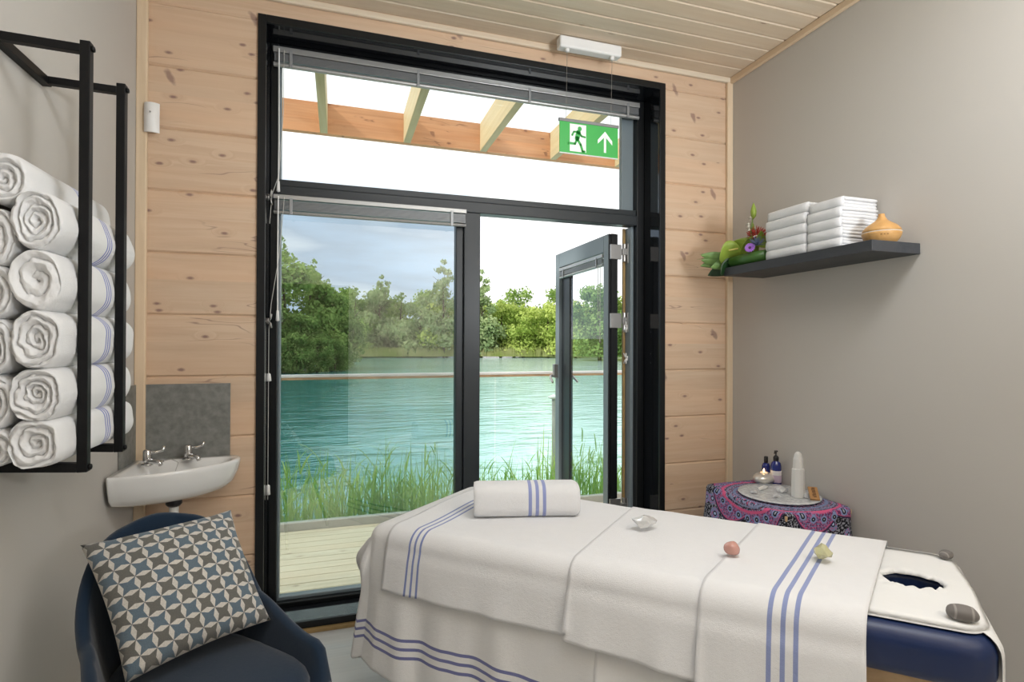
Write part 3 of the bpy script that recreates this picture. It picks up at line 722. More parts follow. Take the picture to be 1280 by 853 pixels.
def drape(name, m, s0, s1, wn, wf, off, skew, label, wr=.004, seed=0, flare=.035, hem=0, group=None, bump=None, thick=.006, nu=None, edge_lift=0):
    mb = MB(); nu = nu or int((s1-s0)/.012)+2; nv = 110
    def f(u, v):
        s = s0+(s1-s0)*u; w = wn+(wf-wn)*v
        if hem: w = w if v > .5 else wn-hem*u*(1-v*2)+(wf-wn)*v
        t, z, n_ = cross(w, off)
        drop = max(0, TOPZ-.045-z) if w < .2 else 0; dropf = max(0, w-BW)
        ss = s+skew*clamp(t/BW, -.1, 1.1)
        d = wr*(ns(ss*4+seed, t*3+z*2)*1.0+.5*ns(ss*11+seed, t*7, z*3))
        fold = .5+.5*ns(ss*6.5+seed*3, z*1.2+t*.8)
        if drop > 0: d += skirt(ss, drop)+max(0, skirt(ss, drop)*0)+off*sm(drop, 0, .05)*.35+sm(drop, .02, .2)*.010*(fold-.3)
        d += dropf*.05
        if bump: zb = bump(ss, t); z += zb*max(0, n_[1])
        if edge_lift and v > .02: d += edge_lift*math.exp(-((u*(s1-s0))/.012)**2)*sm(drop, 0, .15)
        return BT(ss, t+n_[0]*d, z+n_[1]*max(d, -off*.35)*.6)
    mb.grid(f, nu, nv, lambda u, v: (s0+(s1-s0)*u, wn+(wf-wn)*v))
    o = mb.build(name, m, None, smooth=True); solid(o, thick, 0); subd(o, 0)
    setp(o, label, 'towel', group); return o
# base towel wraps the foot end, hanging nearly to the floor
def base_towel():
    mb = MB(); out = rrect(-.012, 1.0, -.012, .672, .055, .01); out = [p for p in out]
    pts, per = resample(out, 360); N = len(pts)
    # start index at near edge s=.90 and go around the foot to the far side
    path = []
    N1 = 60
    for k in range(N1): path.append((.905-(.905-.05)*k/N1, -.006, 0, -1))
    for k in range(17): a = radians(270-90*k/16); path.append((.05+.056*cos(a), .05+.056*sin(a), cos(a), sin(a)))
    for k in range(1, 40): path.append((-.006, .05+(.61-.05)*k/40, -1, 0))
    for k in range(17): a = radians(180-90*k/16); path.append((.05+.056*cos(a), .61+.056*sin(a), cos(a), sin(a)))
    for k in range(1, 56): path.append((.05+.855*k/55, .666, 0, 1))
    NP = len(path); al = [0]
    for a, b in zip(path[:-1], path[1:]): al.append(al[-1]+sqrt((a[0]-b[0])**2+(a[1]-b[1])**2))
    ctr = []
    for p in path: ctr.append((clamp(p[0], .33, .905), .33))
    nq = 10; nr = 7; nd = 44; rows = []
    base = al[60]   # arclength of the near-foot corner
    def foldf(a, d):
        x = a-base
        v = .55*ns(a*7.5, d*.9, 4)+.35*ns(a*17, d*1.6, 9)
        corner = math.exp(-((x-.05)/.10)**2)
        corner2 = math.exp(-((x-.33)/.16)**2)
        return v, corner, corner2
    for i in range(nq):
        q = i/nq
        rows.append([(BT(c[0]+(p[0]-p[2]*.051-c[0])*q, c[1]+(p[1]-p[3]*.051-c[1])*q, TOPZ+.006), (0, 0)) for p, c in zip(path, ctr)])
    for i in range(nr+1):
        a = pi/2*i/nr
        rows.append([(BT(p[0]-p[2]*(.051-.051*sin(a)), p[1]-p[3]*(.051-.051*sin(a)), TOPZ+.006-.051+.051*cos(a)), (al[j], .051*(a-pi/2)-.012)) for j, p in enumerate(path)])
    D = .437
    for i in range(1, nd+1):
        d = D*i/nd; row = []
        for j, p in enumerate(path):
            v, c1, c2 = foldf(al[j], d)
            o_ = (skirt(p[0], d) if p[3] < -.9 else .055*d/.4+sm(d, .02, .3)*.030*v)+.014*c1*sm(d, .0, .12)*(1-.9*sm(d, .10, .22))*(1-.8*(p[3] < -.9))
            if p[2] < -.5: o_ += .035*math.exp(-((d-.07)/.06)**2)*(1 if p[1] > .02 else .4)
            far = sm(al[j]-base, .12, .35)
            dz = d*(1-.06*c1)+.02*far*sm(d, .2, .4)*ns(al[j]*5, 1)
            if al[j] < base: dz += .03*sm(al[j], base-.4, .0)*d/.4
            row.append((BT(p[0]+p[2]*o_, p[1]+p[3]*o_, TOPZ+.006-.051-dz), (al[j], d-.012)))
        rows.append(row)
    mb.v = [tuple(v) for r in rows for v, _ in r]
    for k, (v, uv) in enumerate([x for r in rows for x in r]): mb.uv[k] = uv
    for i in range(len(rows)-1):
        for j in range(NP-1): mb.f.append((i*NP+j, i*NP+j+1, (i+1)*NP+j+1, (i+1)*NP+j))
    o = mb.build('bath_sheet', M_sheet1, None, smooth=True); solid(o, .006, 0)
    setp(o, 'long white base towel with three blue stripes near its hem, hanging over the foot end', 'towel', 'white towels covering the massage table')
base_towel()
GT = 'white towels covering the massage table'
drape('bath_sheet', M_sheet2, .895, 1.56, -.44, .80, .0035, .03, 'plain white base towel hanging under the striped one toward the head end', .002, 5, .02, group=GT)
def bumpA(s, t): return .012*sm(s, .9, .0)*sm(t, .1, .4)
drape('bath_towel', M_towelA, .100, .86, -.245, .79, .0135, .0, 'white towel with three blue stripes laid over the foot end', .0035, 1, .03, group=GT, bump=bumpA)
drape('bath_towel', M_towelB, .800, 1.30, -.262, .79, .0190, .0, 'plain white middle towel overlapping the foot towel along a sharp seam', .005, 2, .035, hem=.02, group=GT, edge_lift=.012)
drape('bath_towel', M_towelC, 1.185, 1.575, -.60, .79, .0245, .085, 'white towel with three broad blue stripes across the head end', .004, 3, .02, group=GT, edge_lift=.012)
# paper sheet over the head rest with a torn face opening
def paper():
    mb = MB(); pts, per = resample(rrect(1.45, 1.845, .010, .665, .01, .075, 10), 200); N = len(pts); hs, ht, ha, hb = HOLE
    R = random.Random(4); rings = []
    hp = []
    for i, p in enumerate(pts):
        a = atan2(p[1]-ht, p[0]-hs); k = 1.02+.10*ns(cos(a)*3, sin(a)*3, 1)+.05*ns(cos(a)*9, sin(a)*9, 5); hp.append((hs+ha*k*cos(a)*.95, ht+hb*k*sin(a)))
    def zz(s, t, k): return TOPZ+.0065+max(0, k-.55)*(.004+.005*ns(s*14, t*14)+.003*ns(s*30, t*12, 3))
    rings.append([BT(hs+(q[0]-hs)*.86, ht+(q[1]-ht)*.86, TOPZ+.004) for q in hp])
    rings.append([BT(q[0], q[1], TOPZ+.014+.008*ns(q[0]*60, q[1]*60)) for q in hp])
    for f in (.06, .14, .25, .4, .55, .7, .85):
        rings.append([BT(q[0]+(p[0]-q[0])*f, q[1]+(p[1]-q[1])*f, zz(q[0]+(p[0]-q[0])*f, q[1]+(p[1]-q[1])*f, 1.4-f)) for p, q in zip(pts, hp)])
    for k in range(6):
        a = pi/2*k/5; row = []
        for i, p in enumerate(pts):
            nx, ny = outn(pts, i); rr = .0515
            o_ = -.045+rr*sin(a)
            row.append(BT(p[0]+nx*o_, p[1]+ny*o_, TOPZ-.045+rr*cos(a)))
        # near side only rolls half way over; head end hangs down
        rings.append(row)
    drop = []
    for k in range(1, 5):
        row = []
        for i, p in enumerate(pts):
            nx, ny = outn(pts, i); hd = sm(p[0], 1.78, 1.83)*.022*k+.001*k
            near = 1 if ny > -.8 else .1
            row.append(BT(p[0]+nx*(.0068+.003*hd*k), p[1]+ny*.0068, TOPZ-.046-hd*near))
        rings.append(row)
    # trim: on the near long side keep the paper on the top only
    mb.v = [tuple(v) for r in rings for v in r]; nr = len(rings)
    for i in range(nr-1):
        for k in range(N):
            k2 = (k+1) % N; p = pts[k]; nx, ny = outn(pts, k)
            if ny < -.55 and i >= 10: continue
            mb.f.append((i*N+k, i*N+k2, (i+1)*N+k2, (i+1)*N+k))
    o = mb.build('paper_sheet', M_paper, None, smooth=True); solid(o, .0015, 1)
    setp(o, 'white paper couch cover with torn face opening on the head end', 'sheet')
paper()

# rolled towel on the bed
def spiral_roll(name, par_m, length, a, b, seed, turns=3.5, squash=2.6, uvoff=0, irr=.05, ridge=.010):
    """roll along local +Y, end face at y=0 seen from -Y; a,b half sizes in x,z"""
    mb = MB(); NS = 72; NR = 40; R = random.Random(seed)
    ph = R.uniform(0, 6.28); sq = R.uniform(-.25, .25)
    def outline(th):
        c, s_ = cos(th), sin(th); k = (abs(c)**squash+abs(s_)**squash)**(-1/squash)
        k *= 1+irr*ns(c*1.3+seed, s_*1.3)
        return a*k*c, b*k*s_
    rows = []
    # far end: simple dome, body, rounded lip, spiral face
    for fy, fr_ in ((length, .02), (length+.004, .5), (length, .85), (length-.012, .97)): rows.append([(fr_, fy)]*NS)
    nb = 22
    for i in range(nb+1): rows.append([(1, length-.02-(length-.04)*i/nb)]*NS)
    rows.append([(.985, .010)]*NS); rows.append([(.95, .003)]*NS)
    vs = []
    for ri, row in enumerate(rows):
        for k in range(NS):
            th = 2*pi*k/NS; f_, y = row[k]; x, z = outline(th); w = 1+.015*ns(cos(th)*2+seed, sin(th)*2, y*6)
            vs.append((x*f_*w, y, z*f_*w))
    nface = 44
    for i in range(nface):
        rr = .93*(1-i/(nface-1))+.0001
        for k in range(NS):
            th = 2*pi*k/NS; x, z = outline(th)
            wob = .62*ns(cos(th)*rr*2.0+seed*1.7, sin(th)*rr*2.0, 3)*(1-.5*rr)+.22*ns(cos(th)*rr*5, sin(th)*rr*5, seed)
            ph_ = rr*turns+(th+ph)/(2*pi)+wob*1.1*turns/3.5
            fr_ = ph_ % 1.0; rd = 1-abs(2*fr_-1); h = (rd**.45)
            d = -ridge*h+ridge*.9*sm(rr, .75, .95)*0+ridge*1.6*(1-rr)**2*.6
            vs.append((x*rr, .004+d+.006*(1-rr), z*rr))
    mb.v = vs; nrow = len(rows)+nface
    for i in range(nrow-1):
        for k in range(NS): k2 = (k+1) % NS; mb.f.append((i*NS+k, i*NS+k2, (i+1)*NS+k2, (i+1)*NS+k))
    mb.f.append(tuple(range(NS))[::-1]); mb.f.append(tuple((nrow-1)*NS+k for k in range(NS)))
    for i, v in enumerate(vs): mb.uv[i] = (v[1]+uvoff, 0)
    return mb
M_roll = cloth('rolled_towel_stripes', (.80, .80, .81), (.213, .240, .267), .0066, (.30, .34, .60))
mb = spiral_roll('r', None, .405, .068, .064, 21, 3.2, 2.9, irr=.03, ridge=.006)
me = mb.mesh('rolled_towel')
o = link_mesh('rolled_towel', me, M_roll, smooth=True)
pA = BT(.316, .214, 0); pB = BT(.665, .419, 0); dr = (pB-pA); pA = pA+Vector((-dr.y, dr.x, 0)).normalized()*.035
o.location = (pA.x, pA.y, TOPZ+.0165+.064); o.rotation_euler = (0, 0, atan2(dr.y, dr.x)-pi/2)
setp(o, 'rolled white towel with three blue bands lying on the foot of the bed', 'towel')
ROLL = o

# crystals and stones
def rock(name, m, loc, sx, sy, sz, seed, label, cat, sub=3, amp=.18, flat=0, rz=0):
    bm = bmesh.new(); bmesh.ops.create_icosphere(bm, subdivisions=sub, radius=1)
    for v in bm.verts:
        p = v.co.copy(); k = 1+amp*ns(p.x*1.3+seed, p.y*1.3, p.z*1.3)
        if flat:
            for j in range(9):
                d = Vector((sin(j*2.4+seed), cos(j*1.7+seed*2), sin(j*1.1+seed*3))).normalized(); q = p.dot(d)
                if q > .78: p = p-d*(q-.78)
        v.co = Vector((p.x*sx*k, p.y*sy*k, max(p.z, -.75)*sz*k))
    me = bpy.data.meshes.new(name); bm.to_mesh(me); bm.free()
    o = link_mesh(name, me, m, smooth=not flat); o.location = loc; o.rotation_euler = (0, 0, rz); setp(o, label, cat); return o
def crystal(name, col, tr=.6, rough=.12): return mat(name, col, rough, trans=tr, spec=.6, coat=.3)
tz = TOPZ+.030
p = BT(.922, .372, tz+.020); rock('crystal', crystal('quartz_clear', (.86, .86, .85), .45), p, .052, .032, .022, 3, 'clear pale quartz crystal on the middle of the white towel', 'crystal', 2, .3, 1, .2)
p = BT(1.232, .231, tz+.022); rock('crystal', crystal('rose_crystal', (.68, .36, .30), .25, .15), p, .024, .022, .021, 7, 'polished pink crystal on the white bed towel', 'crystal', 3, .15, 0)
p = BT(1.474, .321, tz+.026); rock('crystal', crystal('citrine', (.72, .70, .42), .35, .2), p, .034, .026, .023, 11, 'pale yellow citrine lying on the blue stripes', 'crystal', 2, .3, 1, .9)
M_stone = mat('pebble', (.17, .155, .145), .6, var=(60, .25)); T = NT(M_stone)
tc_ = T.n('ShaderNodeTexCoord'); wv = T.n('ShaderNodeTexWave', i_Scale=9.0); wv.inputs['Distortion'].default_value = 1.5; T.L.new(tc_.outputs['Object'], wv.inputs['Vector'])
T.L.new(T.mix(T.mr(wv.outputs['Fac'], .93, .98), (.17, .155, .145), (.30, .28, .26)), T.b.inputs['Base Color'])
p = BT(1.808, .590, TOPZ+.022); rock('pebble', M_stone, p, .026, .018, .014, 14, 'small grey pebble with a white vein near the far head corner', 'stone', 3, .08, 0, .3)
p = BT(1.777, .105, TOPZ+.026); rock('pebble', M_stone, p, .034, .025, .020, 17, 'larger grey pebble with white veins near the front head corner', 'stone', 3, .08, 0, -.7)

# ================================================================ SIDE TABLE WITH MANDALA CLOTH
SX0, SX1, SY0, SY1, SZ = 2.655, 3.048, -.835, -.275, .60
st_ = empty('side_table', ((SX0+SX1)/2, (SY0+SY1)/2, 0), 'small table hidden by the pink and black mandala cloth in the corner', 'table')
MB().box(SX0+.01, SX1-.01, SY0+.01, SY1-.01, SZ-.03, SZ-.006).build('table_top', M_beech, st_, bevel=.004)
for x in (SX0+.04, SX1-.04):
    for y in (SY0+.04, SY1-.04): MB().box(x-.018, x+.018, y-.018, y+.018, 0, SZ-.03).build('leg', M_beech, st_, bevel=.003)
PLC = Vector((2.862, -.580))
def mandala():
    m = mat('mandala_cloth', (.1, .1, .2), .85, spec=.2); T = NT(m)
    tc = T.n('ShaderNodeTexCoord'); o = T.sep(tc.outputs['UV']); x, y = T.math('MULTIPLY', o[0], .86), T.math('MULTIPLY', o[1], .86)
    r = T.math('SQRT', T.math('ADD', T.math('MULTIPLY', x, x), T.math('MULTIPLY', y, y))); th = T.math('ARCTAN2', y, x)
    def ring(a, b, soft=.0015): return T.math('MULTIPLY', T.mr(r, a-soft, a+soft), T.mr(r, b+soft, b-soft))
    uvv = T.com(x, y, 0.0)
    sp = T.noise(uvv, 120, 2, .6); sp2 = T.noise(uvv, 170, 1)
    PK, BK, BLU, PUR = (.66, .11, .24), (.012, .012, .018), (.17, .23, .40), (.15, .03, .11)
    vor = T.n('ShaderNodeTexVoronoi', i_Scale=34.0); T.L.new(uvv, vor.inputs['Vector']); vd = vor.outputs['Distance']
    # outer ground: black with light speckles and blue paisley cells
    c = T.mix(T.mr(sp, .52, .56), BK, (.33, .33, .38))
    v2 = T.n('ShaderNodeTexVoronoi', i_Scale=15.0, voronoi_dimensions='2D'); T.L.new(uvv, v2.inputs['Vector'])
    cell = T.mr(v2.outputs['Distance'], .42, .38)
    pais = T.mix(T.mr(sp2, .5, .56), (.17, .27, .45), (.45, .12, .28)); pais = T.mix(T.mr(v2.outputs['Distance'], .18, .15), pais, BK)
    pais = T.mix(T.mr(v2.outputs['Distance'], .10, .08), pais, (.45, .55, .75))
    c = T.mix(T.math('MULTIPLY', cell, T.math('GREATER_THAN', T.sep(v2.outputs['Color'])[0], .45)), c, pais)
    # scalloped pink belt
    sc = T.math('ABSOLUTE', T.math('SINE', T.math('MULTIPLY', T.math('ADD', th, 1.30), 3.5)))
    r_out = T.math('ADD', .250, T.math('MULTIPLY', sc, .055))
    belt = T.mr(T.math('SUBTRACT', r_out, r), -.001, .001)
    bg_ = T.mix(T.mr(sp, .49, .54), PUR, (.55, .12, .27)); bg_ = T.mix(T.mr(sp2, .52, .56), bg_, BLU)
    d_out = T.math('SUBTRACT', r_out, r)
    bg_ = T.mix(T.mr(d_out, .014, .010), bg_, PK)
    bg_ = T.mix(T.mr(d_out, .010, .007), bg_, (.05, .03, .08))
    # eyes along the belt
    k = 30.0; seg = T.math('FRACT', T.math('MULTIPLY', th, k/(2*pi))); ex = T.math('MULTIPLY', T.math('SUBTRACT', seg, .5), 2*pi/k*.25); ey = T.math('SUBTRACT', r, .247)
    ed = T.math('SQRT', T.math('ADD', T.math('MULTIPLY', ex, ex), T.math('MULTIPLY', ey, ey)))
    bg_ = T.mix(T.mr(ed, .017, .015), bg_, (.24, .30, .52)); bg_ = T.mix(T.mr(ed, .010, .0085), bg_, BK); bg_ = T.mix(T.mr(ed, .004, .003), bg_, (.35, .36, .42))
    c = T.mix(belt, c, bg_)
    c = T.mix(ring(.214, .226), c, PK)
    inner = T.mix(T.mr(sp, .49, .54), (.03, .035, .06), (.30, .33, .50)); inner = T.mix(T.mr(sp2, .6, .63), inner, PK)
    c = T.mix(T.mr(r, .2155, .2125), c, inner)
    c = T.mix(ring(.196, .203), c, (.22, .25, .38)); c = T.mix(ring(.206, .2085), c, BK)
    c = T.mix(ring(.166, .178), c, (.20, .25, .42))
    T.L.new(c, T.b.inputs['Base Color']); return m
def tcloth():
    mb = MB(); r = .035; cx, cy = (SX0+SX1)/2, (SY0+SY1)/2
    def rr2(x0, x1, y0, y1, r, n=8):
        o_ = []
        for (a_, b_, a0) in ((x0+r, y0+r, 180), (x1-r, y0+r, 270), (x1-r, y1-r, 0), (x0+r, y1-r, 90)):
            for k in range(n+1): a = radians(a0+90*k/n); o_.append((a_+r*cos(a), b_+r*sin(a)))
        return o_
    pts, per = resample(rr2(SX0, SX1, SY0, SY1, .05), 200); N = len(pts); rings = []; uvs = []
    for f in (0.01, .3, .6, .85): rings.append([(cx+(p[0]-cx)*f, cy+(p[1]-cy)*f, SZ) for p in pts]); uvs.append([(q[0]-PLC.x, q[1]-PLC.y) for q in rings[-1]])
    al = 0
    for k in range(1, 6):
        a = pi/2*k/5; e = .015
        rings.append([(p[0]-outn(pts, i)[0]*e*(1-sin(a)), p[1]-outn(pts, i)[1]*e*(1-sin(a)), SZ-e+e*cos(a)) for i, p in enumerate(pts)])
        uvs.append([(p[0]-PLC.x+outn(pts, i)[0]*e*.5*a, p[1]-PLC.y+outn(pts, i)[1]*e*.5*a) for i, p in enumerate(pts)])
    for k in range(1, 26):
        d = .50*k/25; row = []; uv = []
        for i, p in enumerate(pts):
            nx, ny = outn(pts, i); s_ = per*i/N; fo = sm(d, .0, .25)*(.006+.016*(.5+.5*sin(s_*38+2*ns(s_*4, 0))))*(1 if (nx < .5) else .12)
            X = min(p[0]+nx*(fo+.01*d), RX-.004); row.append((X, p[1]+ny*(fo+.01*d), SZ-.015-d)); uv.append((p[0]-PLC.x+nx*(d+.015), p[1]-PLC.y+ny*(d+.015)))
        rings.append(row); uvs.append(uv)
    mb.v = [v for r_ in rings for v in r_]
    for k, u in enumerate([u for r_ in uvs for u in r_]): mb.uv[k] = u
    for i in range(len(rings)-1):
        for k in range(N): k2 = (k+1) % N; mb.f.append((i*N+k, i*N+k2, (i+1)*N+k2, (i+1)*N+k))
    mb.f.append(tuple(range(N)))
    o = mb.build('mandala_cloth', mandala(), None, smooth=True); solid(o, .002, 1)
    setp(o, 'pink blue and black mandala tablecloth over the small corner table', 'tablecloth')
tcloth()
# crystal disc plate
M_disc = mat('crystal_glass_plate', (.76, .78, .79), .12, trans=.25, spec=.6, bump=(70, .8, .004), var=(60, .2))
pl = MB().lathe([(.0, 0), (.12, 0), (.175, .004), (.184, .010), (.182, .013), (.15, .009), (.0, .008)], (PLC.x, PLC.y, SZ+.003), 64).build('glass_plate', M_disc, None, smooth=True)
setp(pl, 'round textured clear glass plate lying on the mandala cloth', 'plate')
M_sel = mat('selenite', (.82, .81, .78), .3, trans=.2, sss=.2, spec=.5)
# crystals on the plate
RC = random.Random(6)
CN = ['long pale crystal bar at the back left of the glass plate', 'clear chunky crystal in the middle of the glass plate', 'small clear crystal near the front of the glass plate', 'pointed clear crystal beside the white tower lamp', 'flat clear crystal at the left of the glass plate']
CP = [(-.01, .085, .055, .014, .012), (.035, .015, .034, .022, .018), (-.055, -.045, .028, .016, .010), (.075, -.095, .026, .016, .014), (-.105, .045, .032, .022, .011)]
for lab, (dx, dy, a, b, c) in zip(CN, CP):
    rock('crystal', crystal('clear_crystal', (.85, .86, .87), .5, .08), (PLC.x+dx, PLC.y+dy, SZ+.012+c*.72), a, b, c, RC.uniform(0, 9), lab, 'crystal', 1, .3, 1, RC.uniform(-.6, .6)).data.materials[0] = M_sel if 'bar' in lab else bpy.data.materials['clear_crystal']
# selenite tower lamp
def tower():
    mb = MB(); c = Vector((2.910, -.648)); H = .215; z0 = SZ+.012; R = random.Random(2); vs = []; K = 9; lv = [(0, 1.0), (.02, 1.02), (.45, .97), (.62, .92), (.64, .80), (.84, .72), (.95, .52), (1.0, .26)]
    sh = [R.uniform(.82, 1.12) for _ in range(K)]
    for t, w in lv:
        for k in range(K): a = 2*pi*k/K; vs.append((c.x+cos(a)*.030*w*sh[k], c.y+sin(a)*.030*w*sh[k], z0+H*t))
    fs = []
    for i in range(len(lv)-1):
        for k in range(K): k2 = (k+1) % K; fs.append((i*K+k, i*K+k2, (i+1)*K+k2, (i+1)*K+k))
    fs += [tuple(range(K))[::-1], tuple((len(lv)-1)*K+k for k in range(K))]
    o = mb.add(vs, fs).build('selenite_tower', M_sel, None, bevel=.003)
    setp(o, 'tall white selenite tower standing on the glass plate', 'crystal')
tower()
# wooden sign bar
sg = empty('wooden_plaque', (2.98, -.70, SZ+.015), 'small wooden engraved plaque leaning at the right of the glass plate', 'plaque')
Mx = Matrix.Translation((2.950, -.700, SZ+.034)) @ Matrix.Rotation(radians(52), 4, 'Z') @ Matrix.Rotation(radians(-24), 4, 'Y')
q = MB().box(-.045, .045, -.020, .020, 0, .010, Mx); q.build('board', wood('plaque_wood', (.42, .24, .10), (.30, .15, .06), (.1, .05, .02), pitch=1, knots=0), sg, bevel=.002)
q = MB(); rr_ = random.Random(1)
for i in range(9): x = -.032+.008*i; q.box(x, x+.004, -.008, .004+rr_.uniform(0, .005), .010, .0106, Mx)
q.build('engraving', mat('burnt_wood', (.07, .03, .015), .8), sg)
# pebble tealight holder
th = empty('tealight_holder', (2.965, -.372, SZ), 'champagne silver pebble shaped tealight holder with a burning candle', 'candle holder')
Rz = Matrix.Rotation(radians(25), 4, 'Z')
def ell(prof, sx=1.25):
    return Matrix.Diagonal((sx, .95, 1, 1))
M_pearl = mat('pearl_silver', (.72, .68, .62), .28, metal=.55)
MB().lathe([(.0, 0), (.025, .0), (.045, .010), (.055, .026), (.050, .042), (.036, .054), (.022, .058), (.020, .054), (.0, .052)], (2.965, -.372, SZ+.003), 36, Rz @ ell(0)).build('pebble_body', M_pearl, th, smooth=True)
MB().lathe([(.0, .053), (.018, .053), (.018, .061), (.0, .060)], (2.965, -.372, SZ+.003), 20).build('tealight', mat('tealight_wax', (.9, .8, .65), .5, emit=((1, .55, .25), .6)), th, smooth=True)
MB().lathe([(.0005, 0), (.004, .004), (.003, .010), (.0003, .018)], (2.965, -.372, SZ+.065), 10).build('flame', mat('flame', (1, .7, .3), .5, emit=((1, .62, .28), 14)), th, smooth=True)
# blue bottles
M_cob = mat('cobalt_glass', (.012, .025, .22), .08, trans=.25, coat=.5); M_bk = mat('black_plastic', (.012, .012, .014), .3); M_lab = mat('lilac_label', (.52, .40, .50), .6); M_labw = mat('cream_label', (.72, .68, .66), .6)
b = empty('pump_bottle', (3.018, -.400, SZ), 'taller cobalt blue pump bottle with a lilac and cream label', 'bottle'); c = (3.018, -.400, SZ+.003)
MB().lathe([(.0, 0), (.024, 0), (.026, .004), (.026, .098), (.022, .113), (.012, .121), (.012, .126), (0, .126)], c, 28).build('bottle_body', M_cob, b, smooth=True)
MB().lathe([(.0264, .012), (.0266, .013), (.0266, .060), (.0264, .061)], c, 28).build('label_band', M_lab, b, smooth=True)
MB().lathe([(.0266, .050), (.0268, .051), (.0268, .072), (.0266, .073)], c, 28).build('label_top', M_labw, b, smooth=True)
q = MB().lathe([(.0, .124), (.014, .124), (.014, .142), (.008, .150), (.004, .151), (.004, .168), (.009, .170), (.009, .176), (0, .177)], c, 20)
q.tube([(c[0], c[1], c[2]+.173), (c[0]-.018, c[1]-.012, c[2]+.174), (c[0]-.030, c[1]-.020, c[2]+.166)], [.004, .004, .003], 8)
q.build('pump_head', M_bk, b, smooth=True)
b = empty('spray_bottle', (3.018, -.330, SZ), 'shorter cobalt blue spray bottle with a black cap behind the tealight holder', 'bottle'); c = (3.018, -.330, SZ+.003)
MB().lathe([(.0, 0), (.019, 0), (.021, .004), (.021, .082), (.016, .094), (.010, .098), (0, .098)], c, 24).build('bottle_body', M_cob, b, smooth=True)
MB().lathe([(.0, .096), (.010, .096), (.0105, .125), (.009, .132), (0, .133)], c, 20).build('cap', M_bk, b, smooth=True)

# ================================================================ SHELF
ZS = 1.748
sh = MB().box(2.800, RX-.001, -1.112, -.262, 1.704, ZS).build('floating_shelf', M_shelf, None, bevel=.002); setp(sh, 'charcoal floating shelf on the right wall', 'shelf')
M_ftow = cloth('folded_towel', (.74, .74, .75), bs=380)
def folded(x0, x1, y0, y1, z0, h, seed, layers=3):
    mb = MB(); R = random.Random(seed); lh = h/layers
    for L in range(layers):
        zc = z0+lh*(L+.5); jx = R.uniform(-.004, .004); jy = R.uniform(-.004, .004); ny = 14; nx = 10
        # pillow-edged slab
        rings = []
        def rring(ins, z):
            pts = []
            a0, a1, b0, b1 = x0+.018+jx+ins, x1+jx-ins, y0+jy+ins, y1+jy-ins
            for k in range(nx): pts.append((a0+(a1-a0)*k/nx, b0))
            for k in range(ny): pts.append((a1, b0+(b1-b0)*k/ny))
            for k in range(nx): pts.append((a1-(a1-a0)*k/nx, b1))
            for k in range(ny): pts.append((a0, b1-(b1-b0)*k/ny))
            return [(p[0]+.002*ns(p[0]*30, p[1]*30, L+seed), p[1]+.002*ns(p[1]*25, p[0]*9, L*2+seed), z+.0015*ns(p[0]*14, p[1]*14, L+seed)) for p in pts]
        for a in (-80, -45, 0, 45, 80):
            rings.append(rring(lh*.5*(1-cos(radians(a)))+(0), zc+lh*.53*sin(radians(a))))
        N = len(rings[0]); vs = [v for r_ in rings for v in r_]; fs = []
        for i in range(4):
            for k in range(N): k2 = (k+1) % N; fs.append((i*N+k, i*N+k2, (i+1)*N+k2, (i+1)*N+k))
        fs += [tuple(range(N))[::-1], tuple(4*N+k for k in range(N))]
        mb.add(vs, fs)
    # wrapping fold along the front long side (-x)
    prof = [(-h*.5*1.0*cos(radians(a))**.8*.85, h*.53*sin(radians(a))) for a in range(-90, 91, 15)]; vs = []; NY = 22
    for j in range(NY):
        y = y0+(y1-y0)*j/(NY-1); e = 1-.5*(abs(2*j/(NY-1)-1))**6
        for (px, pz) in prof: vs.append((x0+.021+px*e+.002*ns(y*22, pz*40, seed), y, z0+h/2+pz*1.0*(.94+.06*e)))
    P_ = len(prof); fs = []
    for j in range(NY-1):
        for k in range(P_-1): fs.append((j*P_+k, j*P_+k+1, (j+1)*P_+k+1, (j+1)*P_+k))
    fs += [tuple(range(P_)), tuple((NY-1)*P_+k for k in range(P_))[::-1], ]
    for j in range(NY-1): fs.append((j*P_, (j+1)*P_, (j+1)*P_+P_-1, j*P_+P_-1))
    mb.add(vs, fs)
    return mb
ordn = ['bottom', 'second from bottom', 'middle', 'second from top', 'top']
for si, (y0, y1, nm) in enumerate(((-.765, -.525, 'left stack on the shelf, beside the flowers'), (-.945, -.774, 'right stack on the shelf, beside the wooden vase'))):
    z = ZS+.001
    for k in range(5):
        h = (.0470, .0425)[si] if k < 4 else (.046, .044)[si]
        mb = folded(2.822+.003*ns(k, si)+(.012 if k == 4 else 0), 3.045, y0+.004*ns(k*2.3, si+4), y1, z, h, 10*si+k)
        o = mb.build('folded_towel', M_ftow, None, smooth=True); setp(o, 'white folded towel, %s of the %s' % (ordn[k], nm.replace(' on the shelf', '')), 'towel', 'folded towels on the shelf'); z += h+.0008
# wooden diffuser vase
M_vase = wood('vase_wood', (.62, .36, .14), (.50, .26, .08), (.3, .15, .05), pitch=1, knots=0, grain=.35, rough=.4, across='Z')
va = empty('aroma_diffuser', (2.935, -1.035, ZS), 'round wooden grain aroma diffuser with narrow neck at the shelf end', 'diffuser')
c = (2.945, -1.038, ZS)
MB().lathe([(.0, 0), (.040, 0), (.050, .006), (.063, .022), (.070, .040), (.0705, .046)], c, 44).build('base', M_vase, va, smooth=True)
MB().lathe([(.0705, .046), (.0712, .0475), (.0705, .049)], c, 44).build('light_ring', mat('diffuser_ring', (.75, .70, .62), .4), va, smooth=True)
MB().lathe([(.0705, .049), (.066, .062), (.052, .078), (.034, .090), (.021, .100), (.014, .112), (.011, .122), (.0115, .126), (.008, .127), (.0, .120)], c, 44).build('upper_shell', M_vase, va, smooth=True)
d_ = Vector((.8235-c[0], -2.688-c[1])).normalized(); q = MB()
